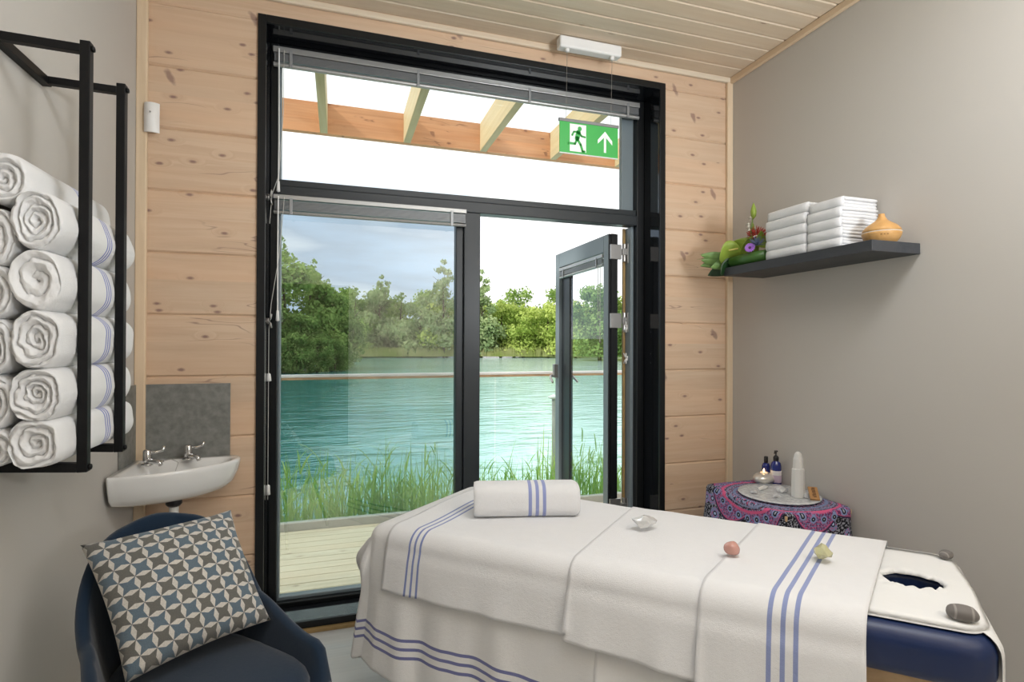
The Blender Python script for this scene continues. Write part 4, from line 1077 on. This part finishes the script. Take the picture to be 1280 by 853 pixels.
for k in (-1, 0, 1):
    a = atan2(d_.y, d_.x)+k*.16+.15; q.tube([(c[0]+.0665*cos(a-.05), c[1]+.0665*sin(a-.05), ZS+.033), (c[0]+.0665*cos(a+.05), c[1]+.0665*sin(a+.05), ZS+.033)], .0018, 6)
q.build('button_marks', mat('dark_mark', (.16, .07, .02), .5), va)
# flower arrangement
M_lf = mat('lime_leaf', (.26, .36, .05), .45); M_dl = mat('dark_leaf', (.015, .05, .015), .35); M_gl = mat('rolled_green_leaf', (.05, .13, .025), .35); M_gp = mat('soft_green_leaf', (.16, .28, .08), .5)
M_red = mat('protea_red', (.45, .06, .04), .6); M_pur = mat('purple_daisy', (.30, .11, .50), .5); M_th = mat('thistle_blue', (.12, .15, .26), .6); M_wf = mat('white_flower', (.80, .80, .74), .5); M_st = mat('stem_green', (.14, .24, .06), .5)
fl = empty('flower_arrangement', (2.90, -.37, ZS), 'low arrangement of green anthurium, thistle, red protea and leaves at the shelf corner', 'flower arrangement')
F = Vector((2.90, -.36, ZS)); fl.scale = (1.0, 1.0, 1.0)
def leaf(name, m, base, tip, w, curve=.02, fold=.25, rollx=0):
    base = Vector(base)+F; tip = Vector(tip)+F; d = tip-base; L = d.length; t_ = d.normalized()
    side_ = t_.cross(Vector((0, 0, 1)))
    if side_.length < .1: side_ = Vector((.83, -.5, 0))
    side_.normalize(); side_ = Matrix.Rotation(rollx if rollx else 1.15, 3, t_) @ side_; n_ = side_.cross(t_)
    mb = MB()
    def f(u, v):
        ww = w*(sin(pi*min(1, u**.75))**.8)*(1 if u < 1 else 0); s_ = (v-.5)*2
        return base+t_*L*u+side_*s_*ww*.5+n_*(curve*sin(pi*u)+abs(s_)*ww*fold*.5)
    o = mb.grid(f, 12, 7).build(name, m, fl, smooth=True); solid(o, .0012, 0); return o
# view-left is roughly (-y... ) : local axes here are world x,y ; shelf corner at (2.80,-.26)
leaf('anthurium_spathe', M_lf, (-.02, .03, .06), (-.12, .045, .030), .11, .02, .2)
leaf('anthurium_spathe', M_lf, (.03, .00, .055), (-.05, -.02, .095), .10, .015, .2)
leaf('lime_leaf', M_lf, (.02, .02, .06), (-.04, .06, .110), .08, .015)
leaf('lime_leaf', M_lf, (.03, -.04, .07), (.0, -.05, .135), .05, .01)
q = MB().tube([F+Vector((-.05, .02, .072)), F+Vector((-.085, .03, .066))], [.004, .003], 8); q.build('anthurium_spadix', mat('spadix', (.62, .55, .15), .5), fl, smooth=True)
for b_, t_, w in (((-.06, .06, .02), (-.15, .12, .035), .05), ((-.06, .06, .03), (-.16, .11, .055), .045), ((-.05, .05, .02), (-.13, .085, .0), .045), ((-.07, .06, .02), (-.14, .14, .015), .04)):
    leaf('soft_leaf', M_gp, b_, t_, w, .01)
for b_, t_, w in (((-.02, .03, .02), (-.11, .13, -.025), .07), ((.06, -.06, .03), (.08, -.115, .11), .05), ((.04, -.05, .03), (.0, -.118, .08), .06), ((.05, -.05, .02), (-.03, -.118, .04), .06), ((-.03, .05, .03), (-.10, .06, -.03), .06)):
    leaf('dark_leaf', M_dl, b_, t_, w, .01)
q = MB(); 
q.tube([F+Vector((-.055, .05, .022)), F+Vector((-.04, -.03, .026)), F+Vector((-.03, -.112, .028))], [.020, .024, .022], 16); q.build('rolled_leaf_base', M_gl, fl, smooth=True)
q = MB().tube([F+Vector((-.03, .06, .015)), F+Vector((.03, -.09, .02))], .030, 14); q.build('foam_base', M_dl, fl, smooth=True)
leaf('thin_leaf', M_st, (-.02, .05, .06), (-.10, .20, .075), .010, .01); leaf('thin_leaf', M_st, (-.03, .06, .05), (-.14, .16, .045), .006, .01)
def burst(name, m, c_, r, n_, w, seed, flat=0, tri=True):
    R = random.Random(seed); mb = MB(); c_ = Vector(c_)+F
    for i in range(n_):
        d = Vector((R.gauss(0, 1), R.gauss(0, 1), R.gauss(0, 1)*(1-flat))).normalized()
        if d.z < -.3: d.z *= -1
        mb.tube([c_, c_+d*r*R.uniform(.8, 1.05)], [w, w*.3], 5)
    return mb.build(name, m, fl)
burst('thistle_head', M_th, (-.04, -.075, .072), .036, 60, .0016, 3)
burst('protea_head', M_red, (.02, -.005, .118), .046, 120, .0028, 4); burst('protea_head', M_red, (.07, .03, .112), .032, 70, .0024, 5)
def daisy(c_, r):
    c_ = Vector(c_)+F; nrm = Vector((-.75, -.6, .25)).normalized(); u = nrm.orthogonal().normalized(); v = nrm.cross(u); mb = MB()
    for k in range(14):
        a = 2*pi*k/14; d = u*cos(a)+v*sin(a); s_ = -u*sin(a)+v*cos(a)
        b0 = len(mb.v); mb.v += [tuple(c_+d*r*.2-s_*r*.06), tuple(c_+d*r*.2+s_*r*.06), tuple(c_+d*r*.8+s_*r*.18+nrm*.002), tuple(c_+d*r), tuple(c_+d*r*.8-s_*r*.18+nrm*.002)]; mb.f.append(tuple(range(b0, b0+5)))
    o = mb.build('purple_daisy', M_pur, fl); solid(o, .001, 0)
    MB().tube([c_, c_+nrm*.005], [.0055, .004], 10).build('daisy_eye', mat('daisy_eye', (.06, .02, .08), .6), o)
daisy((-.065, -.062, .062), .020)
q = MB().tube([F+Vector((.0, .0, .05)), F+Vector((.0, .005, .15)), F+Vector((.004, -.003, .205))], [.0035, .003, .002], 8); q.tube([F+Vector((.02, .02, .05)), F+Vector((.018, .02, .15))], .003, 8); q.build('flower_stem', M_st, fl, smooth=True)
q = MB().lathe([(.001, 0), (.010, .012), (.012, .03), (.007, .05), (.001, .065)], F+Vector((.004, -.004, .19)), 12); q.lathe([(.001, 0), (.009, .01), (.006, .03), (.001, .04)], F+Vector((.02, .02, .145)), 10); q.build('flower_bud_spike', M_lf, fl, smooth=True)
R = random.Random(8)
for k in range(11):
    z = .115+.085*R.random(); a = R.uniform(0, 6.28); c_ = F+Vector((.010+cos(a)*.016, .008+sin(a)*.016, z)); q = MB()
    for j in range(6):
        aa = j*pi/3; d = Vector((cos(aa), sin(aa)*.6, sin(aa)*.8)); s_ = Vector((-sin(aa), cos(aa), .2))*.003; b0 = len(q.v)
        q.v += [tuple(c_), tuple(c_+d*.009+s_*1.5), tuple(c_+d*.017), tuple(c_+d*.009-s_*1.5)]; q.f.append((b0, b0+1, b0+2, b0+3))
    q.build('white_blossom', M_wf, fl)

fl.scale = (1.32, 1.32, 1.32)

# ================================================================ EXIT SIGN
ex = empty('exit_sign', (2.08, -.10, CH), 'green running man exit sign hanging by wires from its white ceiling unit', 'sign')
yS = -.10
q = MB().box(1.900, 2.256, yS-.028, yS+.028, CH-.062, CH-.001); q.build('ceiling_unit', M_white, ex, bevel=.010, seg=3)
for x in (1.945, 2.235-.03):
    MB().lathe([(.0, -.014), (.010, -.013), (.012, -.004), (.012, .004)], (x, yS-.012, CH-.066), 16).build('cable_gland', M_white, ex, smooth=True)
    MB().tube([(x, yS-.012, CH-.07), (x, yS, 2.508)], .0011, 6).build('wire', M_steel, ex)
MB().box(1.903, 2.250, yS-.007, yS+.007, 2.493, 2.509).build('top_rail', mat('grey_rail', (.25, .25, .25), .4), ex, bevel=.002)
M_green = mat('exit_green', (.055, .40, .085), .35, emit=((.055, .42, .09), .15)); M_pict = mat('exit_white', (.85, .86, .83), .4, emit=((1, 1, .97), .12))
pn = MB().box(1.908, 2.246, yS-.003, yS+.003, 2.332, 2.494).build('sign_panel', M_green, ex, bevel=.001)
MB().box(1.908, 2.246, yS-.0028, yS+.0028, 2.327, 2.332).build('panel_edge', M_white, ex)
SXL, SZL, SW, SHh = 1.908, 2.332, .338, .162
def sgn(u, v, dy): return (SXL+u, yS-dy, SZL+v)
def flat(name, polys, m, dy):
    mb = MB()
    for poly in polys:
        N = len(poly); vs = [sgn(u, v, dy) for u, v in poly]+[sgn(u, v, dy-.0012) for u, v in poly]
        mb.add(vs, [tuple(range(N)), tuple(range(N, 2*N))[::-1]]+[(i, N+i, N+(i+1) % N, (i+1) % N) for i in range(N)])
    return mb.build(name, m, ex)
flat('doorway_symbol', [[(.057, .010), (.150, .010), (.150, .153), (.057, .153)]], M_pict, .0042)
def limb(p, w):
    out = []; L = []; Rr = []
    for i, (x, y) in enumerate(p):
        a = p[max(i-1, 0)]; b_ = p[min(i+1, len(p)-1)]; d = Vector((b_[0]-a[0], b_[1]-a[1])).normalized(); n_ = Vector((-d.y, d.x))*w*.5
        L.append((x+n_.x, y+n_.y)); Rr.append((x-n_.x, y-n_.y))
    return [[L[i], L[i+1], Rr[i+1], Rr[i]] for i in range(len(p)-1)]+[[(x+w*.5*cos(k*pi/6), y+w*.5*sin(k*pi/6)) for k in range(12)] for x, y in p]
man = [[(.113+.0115*cos(k*pi/8), .131+.0115*sin(k*pi/8)) for k in range(16)]]
man += limb([(.106, .112), (.098, .078)], .026)
man += limb([(.104, .114), (.080, .112), (.070, .094)], .010)
man += limb([(.110, .112), (.122, .094), (.143, .090)], .010)
man += limb([(.098, .076), (.086, .050), (.046, .050)], .013)
man += limb([(.100, .074), (.118, .048), (.130, .014), (.140, .014)], .013)
flat('running_figure', man, M_green, .0054)
flat('arrow_symbol', [[(.254, .022), (.267, .022), (.267, .105), (.254, .105)], [(.2605, .135), (.218, .087), (.218, .066), (.2605, .108)], [(.2605, .135), (.303, .087), (.303, .066), (.2605, .108)]], M_pict, .0042)

# PIR detector
pi_ = empty('motion_detector', (.062, -.03, 2.29), 'small white plastic motion detector in the left corner', 'detector')
q = MB(); q.grid(lambda u, v: (.034+.058*v, -.024-.030*(sin(pi*clamp(v*.92+.04))**.6)*(.7+.3*sin(pi*u)), 2.23+.126*u), 14, 12); q.build('front_cover', M_white, pi_, smooth=True)
MB().box(.036, .090, -.034, -.022, 2.232, 2.354).build('housing', M_white, pi_, bevel=.006)
MB().lathe([(.0, 0), (.004, .001), (.003, .004)], (.064, -.056, 2.31), 10, Matrix.Rotation(radians(90), 4, 'X')).build('lens', mat('grey_lens', (.3, .3, .3), .3), pi_)

# ================================================================ TOWEL RACK AND ROLLED TOWELS
rk = empty('towel_rack', (.10, -.91, 1.02), 'black square bar towel rack fixed to the left wall', 'towel rack')
w = .0115
def bar(a, b_, name='bar', ww=w):
    a = Vector(a); b_ = Vector(b_); d = (b_-a).normalized(); u = d.cross(Vector((0, 0, 1)));
    if u.length < .1: u = Vector((1, 0, 0))
    u.normalize(); v = d.cross(u).normalized(); vs = []
    for p in (a, b_):
        for s1_, s2_ in ((-1, -1), (1, -1), (1, 1), (-1, 1)): vs.append(p+u*s1_*ww+v*s2_*ww)
    MB().add(vs, [(0, 1, 2, 3)[::-1], (4, 5, 6, 7), (0, 1, 5, 4), (1, 2, 6, 5), (2, 3, 7, 6), (3, 0, 4, 7)]).build(name, M_rack, rk, bevel=.0015)
RKX = .202
for y, zt, zb in ((-.788, 2.098, 1.022), (-1.028, 2.098, 1.016)):
    bar((RKX, y, zb-.012), (RKX, y, zt+.012), 'upright')
    bar((.012, y, zt+.0-.004), (RKX-w, y, zt-.008), 'top_arm', .0105)
    bar((.012, y, zb+.012), (RKX-w, y, zb), 'bottom_arm')
    for z in (zt-.004, zb): MB().lathe([(.0, 0), (.008, .001), (.007, .006), (.0, .008)], (RKX+w, y, z), 12, Matrix.Rotation(radians(90), 4, 'Y')).build('bolt', M_rack, rk, smooth=True)
for z in (2.092, 1.028): bar((.012, -1.04, z), (.012, -.776, z), 'wall_bar')
M_rt = cloth('rack_towel', (.77, .765, .76), (.262, .276, .290), .0034, (.16, .20, .52))
M_rt2 = cloth('rack_towel_flat', (.77, .765, .76), (.262, .276, .290), .0026, (.22, .26, .55))
# right column (7 px..105) and left column against the wall
RC_ = [(1.639, .066, .053, 'oval', 4.0), (1.507, .066, .052, 'wide', 2.3), (1.383, .061, .052, 'tight', 3.6), (1.262, .060, .052, 'tight', 4.2), (1.141-.02, .059, .050, 'tight', 3.4)]
labsR = ['uppermost towel roll of the column beside the front upright', 'loosely rolled towel, second from the top beside the front upright', 'tightly rolled towel, third from the top beside the front upright', 'rolled towel, fourth from the top beside the front upright', 'rolled towel at the bottom of the column beside the front upright']
zc = [1.628, 1.485, 1.343, 1.211, 1.094]; hh = [.071, .073, .071, .064, .060]
for i in range(5):
    me = spiral_roll('x', None, .495-.03*(i % 2)+.01*ns(i, 3), .0525, hh[i], 30+i, RC_[i][4], (2.1, 2.1, 2.3, 2.5, 2.9)[i], irr=.09, ridge=.015).mesh('rolled_towel')
    o = link_mesh('rolled_towel', me, M_rt, smooth=True); o.location = (.1375 if i else .1370, -1.115+.006*ns(i, 4), zc[i]); o.rotation_euler = (0, 0, 0)
    setp(o, labsR[i], 'towel', 'rolled towels in the black wall rack')
zl = [1.725, 1.585, 1.455, 1.325, 1.195, 1.085]; hl = [.062, .068, .066, .064, .064, .045]
labsL = ['large rolled towel topping the pile by the wall in the rack', 'rolled towel by the wall, second from the top', 'rolled towel by the wall, third from the top', 'rolled towel by the wall, fourth from the top', 'rolled towel by the wall, fifth from the top', 'lowest rolled towel by the wall in the rack']
for i in range(6):
    a = .046 if i else .058
    me = spiral_roll('x', None, .49, a, hl[i], 50+i, (3.6, 3.2, 2.6, 3.6, 3.2, 2.4)[i], (2.1, 2.6, 2.3, 2.5, 2.4, 2.4)[i], irr=.10, ridge=.015).mesh('rolled_towel')
    o = link_mesh('rolled_towel', me, M_rt, smooth=True); o.location = (.048 if i else .066, -1.108+.008*ns(i, 8), zl[i])
    setp(o, labsL[i], 'towel', 'rolled towels in the black wall rack')

# ================================================================ BASIN AND SPLASHBACK
spl = empty('splashback', (.18, -.005, .99), 'grey stone effect splashback panels behind the corner basin', 'splashback')
MB().box(.010, .366, -.011, -.0015, .800, 1.157).build('back_panel', M_concrete, spl, bevel=.001)
MB().box(.0015, .010, -.190, -.0015, .800, 1.157).build('side_panel', M_concrete, spl, bevel=.001)
# hidden part of planks/trim behind is left in place
bs = empty('corner_basin', (.15, -.15, .72), 'white porcelain corner basin with two chrome lever taps', 'basin')
def basin():
    # outline of the rim in plan, from the facade end round the front to the left wall
    P_ = [(.012, -.014), (.15, -.014), (.30, -.014), (.385, -.016), (.412, -.040), (.418, -.085), (.405, -.135), (.370, -.190), (.315, -.240), (.245, -.285), (.170, -.318), (.095, -.338), (.040, -.345), (.014, -.340), (.012, -.25), (.012, -.13)]
    def cr(P, N):
        out = []; n_ = len(P)
        for i in range(n_):
            p0, p1, p2, p3 = [Vector(P[(i+k-1) % n_]) for k in range(4)]
            for k in range(N):
                t = k/N; out.append(.5*((2*p1)+(p2-p0)*t+(2*p0-5*p1+4*p2-p3)*t*t+(3*p1-p0-3*p2+p3)*t**3))
        return out
    O_ = cr(P_, 6); O_ = [Vector((max(p.x, .0115), min(p.y, -.0125))) for p in O_]; N = len(O_); ctr = Vector((.16, -.13)); bc = Vector((.168, -.145))
    def inner(p, f): 
        q = bc+(p-ctr)*f
        return q
    rows = []
    def wall_keep(p, q):   # keep the back against the walls while the front tapers in
        return Vector((max(q.x, .0115) if p.x < .02 else q.x, min(q.y, -.0125) if p.y > -.02 else q.y))
    # outside from bottom up
    for f, z in ((.05, .700), (.42, .700), (.62, .706), (.80, .722), (.90, .745), (.965, .785), (.995, .815), (1.0, .826), (.994, .834), (.975, .838)):
        row = []
        for p in O_:
            q = ctr+(p-ctr)*f
            if p.x < .03 and z > .715: q.x = p.x
            if p.y > -.03 and z > .715: q.y = p.y
            row.append((q.x, q.y, z))
        rows.append(row)
    for f, z in ((.84, .835), (.79, .822), (.68, .79), (.58, .755), (.42, .735), (.15, .728), (.02, .727)):
        row = []
        for p in O_:
            q = inner(p, f)
            row.append((q.x, q.y, z))
        rows.append(row)
    mb = MB(); mb.v = [v for r_ in rows for v in r_]
    for i in range(len(rows)-1):
        for k in range(N): k2 = (k+1) % N; mb.f.append((i*N+k, i*N+k2, (i+1)*N+k2, (i+1)*N+k))
    mb.f.append(tuple(range(N))[::-1]); mb.f.append(tuple((len(rows)-1)*N+k for k in range(N)))
    mb.build('bowl', M_porc, bs, smooth=True)
basin()
def tap(c, aim, lever_aim):
    c = Vector(c); a = Vector((cos(aim), sin(aim), 0)); q = MB(); l_ = Vector((cos(lever_aim), sin(lever_aim), 0))
    q.lathe([(.022, 0), (.022, .006), (.014, .010), (.0, .010)], c, 20)
    q.tube([c+Vector((0, 0, .008)), c+a*.03+Vector((0, 0, .020)), c+a*.075+Vector((0, 0, .020)), c+a*.085+Vector((0, 0, .010))], [.011, .011, .009, .009], 12)
    t = q.build('tap', M_chrome, bs, smooth=True)
    MB().lathe([(.0145, .012), (.0155, .02), (.0155, .058), (.012, .064), (.0, .065)], c, 20).build('tap_body', M_chrome, t, smooth=True)
    MB().tube([c+Vector((0, 0, .052)), c+l_*.03+Vector((0, 0, .050)), c+l_*.052+Vector((0, 0, .056)), c+l_*.060+Vector((0, 0, .072))], [.006, .006, .006, .007], 10).build('lever', M_chrome, t, smooth=True)
tap((.085, -.135, .836), radians(-42), radians(20)); tap((.215, -.062, .836), radians(-50), radians(15))
MB().tube([(.13, -.08, .842), (.16, -.095, .850), (.19, -.11, .836), (.185, -.14, .80), (.175, -.15, .775)], .0016, 6).build('plug_chain', M_steel, bs, smooth=True)
MB().lathe([(.004, 0), (.012, .002), (.012, .008), (.0, .012)], (.125, -.105, .838), 14).build('chain_stay', M_chrome, bs, smooth=True)
MB().lathe([(.0, 0), (.013, .001), (.014, .006), (.0, .009)], (.178, -.146, .772), 16, Matrix.Rotation(radians(-60), 4, 'X')).build('plug', mat('dark_rubber', (.03, .03, .03), .5), bs, smooth=True)
MB().lathe([(.0, 0), (.010, .001), (.011, .003), (.0, .004)], (.262, -.098, .785), 16, Matrix.Rotation(radians(60), 4, 'X')).build('overflow', M_chrome, bs, smooth=True)
MB().lathe([(.022, 0), (.030, .01), (.030, .025), (.022, .03)], (.19, -.17, .672), 20).build('waste_collar', M_bk, bs, smooth=True)
MB().tube([(.19, -.17, .675), (.19, -.17, .56), (.17, -.12, .50), (.12, -.06, .48), (.10, -.015, .48)], .017, 14).build('waste_pipe', M_white, bs, smooth=True)

# ================================================================ TUB CHAIR AND CUSHION
M_navy = cloth('navy_wool', (.014, .028, .052), bs=600, bstr=.35)
CC = Vector((.426, -1.003, 0)); CRZ = radians(30)
ch = empty('tub_chair', CC, 'navy blue upholstered tub chair beside the left wall', 'chair', rz=CRZ)
def shell():
    # plan path: right arm tip -> back -> left arm tip, local frame facing -Y
    A, B = .160, .200; path = []
    nA = 14; nB = 44
    for k in range(nA): path.append((A+.088*(1-k/nA)+.012, -.29+.31*k/nA))
    for k in range(nB+1):
        a = pi*k/nB; c, s_ = cos(a), sin(a); kk = (abs(c)**2.6+abs(s_)**2.6)**(-1/2.6); path.append(((A+.012*(1-s_))*kk*c, .02+B*kk*s_))
    for k in range(1, nA+1): path.append((-A-.012-.088*k/nA, .02-.31*k/nA))
    N = len(path); al = [0]
    for a, b_ in zip(path[:-1], path[1:]): al.append(al[-1]+sqrt((a[0]-b_[0])**2+(a[1]-b_[1])**2))
    Lt = al[-1]; th_ = .034
    def top(i):
        x = abs(al[i]/Lt-.5)*2     # 0 back, 1 tips
        return .800-.03*sm(x, .0, .2)-.20*sm(x, .13, .48)-.07*sm(x, .45, .95)-.10*sm(x, .95, 1.0)
    def nrm(i):
        a = path[max(i-1, 0)]; b_ = path[min(i+1, N-1)]; t = Vector((b_[0]-a[0], b_[1]-a[1])).normalized(); return Vector((t.y, -t.x))
    zb = .35; K = 12
    def pos(i, h, side_):   # h 0..1, side_ -1 inner .. +1 outer
        z = zb+(top(i)-zb)*h; n_ = nrm(i); x = abs(al[i]/Lt-.5)*2
        lean = .038*h*(1-sm(x, .3, .9))+.006*h
        off = side_*th_*.5*(1 if h < .97 else .9)-.03*(1-h)**2
        if side_ < 0:
            g = (al[i]/Lt*15) % 1.0; off += .006*math.exp(-((min(g, 1-g))/.07)**2)*(1-sm(x, .55, .8))
        p = Vector(path[i])+n_*(off+lean); return (p.x, p.y, z)
    mb = MB(); prof = [(h/K, 1) for h in range(K+1)]+['cap']*5+[(1-h/K, -1) for h in range(K+1)]
    for i in range(N):
        x = abs(al[i]/Lt-.5)*2
        for q, pr in enumerate(prof):
            if pr == 'cap':
                a = pi*(q-K)/6; o1 = Vector(pos(i, 1, 1)); o2 = Vector(pos(i, 1, -1)); c = (o1+o2)/2; r_ = (o1-o2)/2
                v = c+r_*cos(a)+Vector((0, 0, .013*sin(a)))
            else: v = Vector(pos(i, *pr))
            mb.v.append(tuple(v))
    Pn = len(prof)
    for i in range(N-1):
        for k in range(Pn-1): mb.f.append((i*Pn+k, i*Pn+k+1, (i+1)*Pn+k+1, (i+1)*Pn+k))
        mb.f.append((i*Pn, (i+1)*Pn, (i+1)*Pn+Pn-1, i*Pn+Pn-1))
    mb.f.append(tuple(range(Pn))); mb.f.append(tuple((N-1)*Pn+k for k in range(Pn))[::-1])
    me = mb.mesh('backrest_shell'); o = link_mesh('backrest_shell', me, M_navy, ch, smooth=True, bevel=0)
shell()
def seat():
    mb = MB(); N = 64; rows = []
    def ol(f, k):
        a = 2*pi*k/N; c, s_ = cos(a), sin(a); kk = (abs(c)**3.2+abs(s_)**3.2)**(-1/3.2); y = .255*kk*s_*f-.060; x = (.190-.075*y/.25)*kk*c*f
        if s_ < 0: y -= .035*f*(1-abs(c)**2)
        return x, y
    for f, z in ((.02, .345), (.86, .345), (.97, .358), (1.0, .39), (1.0, .425), (.975, .447), (.92, .460), (.78, .470), (.5, .476), (.25, .478), (.01, .478)):
        rows.append([(*ol(f, k), z) for k in range(N)])
    mb.v = [v for r_ in rows for v in r_]
    for i in range(len(rows)-1):
        for k in range(N): k2 = (k+1) % N; mb.f.append((i*N+k, i*N+k2, (i+1)*N+k2, (i+1)*N+k))
    mb.f.append(tuple(range(N))[::-1]); mb.f.append(tuple((len(rows)-1)*N+k for k in range(N)))
    link_mesh('seat', mb.mesh('seat'), M_navy, ch, smooth=True)
seat()
M_leg = mat('chair_leg_metal', (.02, .02, .022), .35)
for sx in (-1, 1):
    for sy in (-1, 1):
        link_mesh('leg', MB().tube([(sx*.17, sy*.17, .35), (sx*.24, sy*.24, 0)], [.013, .009], 10).mesh('leg'), M_leg, ch)
# cushion
def cushion_mat():
    m = mat('patterned_cushion', (.3, .33, .36), .9, spec=.1, sheen=.2); T = NT(m)
    tc = T.n('ShaderNodeTexCoord'); o = T.sep(tc.outputs['UV']); K = 10.0
    x = T.math('MULTIPLY', o[0], K); y = T.math('MULTIPLY', o[1], K)
    fx = T.math('FRACT', x); fy = T.math('FRACT', y)
    def lens(a, b_):   # slim rhombus petals along the lattice lines
        w_ = T.math('MULTIPLY', T.math('SUBTRACT', 1.0, T.math('MULTIPLY', T.math('ABSOLUTE', T.math('SUBTRACT', a, .5)), 2.0)), .185)
        bb = T.math('MINIMUM', b_, T.math('SUBTRACT', 1.0, b_))
        return T.mr(T.math('SUBTRACT', w_, bb), -.008, .008), bb
    l1, b1_ = lens(fx, fy); l2, b2_ = lens(fy, fx)
    petal = T.math('MAXIMUM', l1, l2)
    par = T.math('FRACT', T.math('MULTIPLY', T.math('ADD', T.math('FLOOR', x), T.math('FLOOR', y)), .5))
    c = T.mix(T.math('GREATER_THAN', par, .25), (.12, .165, .205), (.145, .14, .125))
    gx = T.math('MINIMUM', fx, T.math('SUBTRACT', 1.0, fx)); gy = T.math('MINIMUM', fy, T.math('SUBTRACT', 1.0, fy))
    c = T.mix(petal, c, (.60, .57, .52))
    d1 = T.mr(T.math('ABSOLUTE', T.math('SUBTRACT', fx, fy)), .03, .015); d2 = T.mr(T.math('ABSOLUTE', T.math('SUBTRACT', T.math('ADD', fx, fy), 1.0)), .03, .015)
    c = T.mix(T.math('MULTIPLY', T.math('MULTIPLY', T.math('MAXIMUM', d1, d2), T.mr(T.math('MINIMUM', gx, gy), .30, .22)), .7), c, (.10, .11, .12))
    weave = T.noise(tc.outputs['Object'], 400, 2)
    c = T.mix(T.mr(weave, .4, .7, 0, .25), c, (.05, .06, .07))
    T.L.new(c, T.b.inputs['Base Color']); T.bump(weave, .4, .002); return m
def cushion():
    c4 = [Vector(v) for v in [(.340, -1.162, .515), (.640, -.975, .532), (.500, -.775, .805), (.165, -.945, .790)]]   # BL BR TR TL
    nrm_ = ((c4[1]-c4[0]).cross(c4[3]-c4[0])).normalized(); mb = MB(); G = 34
    if nrm_.y > 0: nrm_ = -nrm_
    def f(u, v, sgn_):
        p = (c4[0]*(1-u)+c4[1]*u)*(1-v)+(c4[3]*(1-u)+c4[2]*u)*v
        a = 4*u*(1-u); b_ = 4*v*(1-v); cen = (c4[0]+c4[1]+c4[2]+c4[3])/4
        inset = 1-.06*(a*(1-b_)**3+b_*(1-a)**3); p = cen+(p-cen)*inset
        t = (a*b_)**.50*.072; wr = .004*ns(u*6, v*6, 2+sgn_)*(a*b_)**.3
        return p+nrm_*(sgn_*t+wr)
    mb.grid(lambda u, v: f(u, v, 1), G, G, lambda u, v: (u, v)); n0 = len(mb.v)
    mb.grid(lambda u, v: f(u, v, -1), G, G, lambda u, v: (u, v))
    me = mb.mesh('cushion'); bm = bmesh.new(); bm.from_mesh(me); bmesh.ops.remove_doubles(bm, verts=bm.verts, dist=.0008); bmesh.ops.recalc_face_normals(bm, faces=bm.faces); bm.to_mesh(me); bm.free()
    o = link_mesh('cushion', me, cushion_mat(), smooth=True); setp(o, 'square cushion with blue, taupe and cream star pattern propped in the navy chair', 'cushion')
cushion()
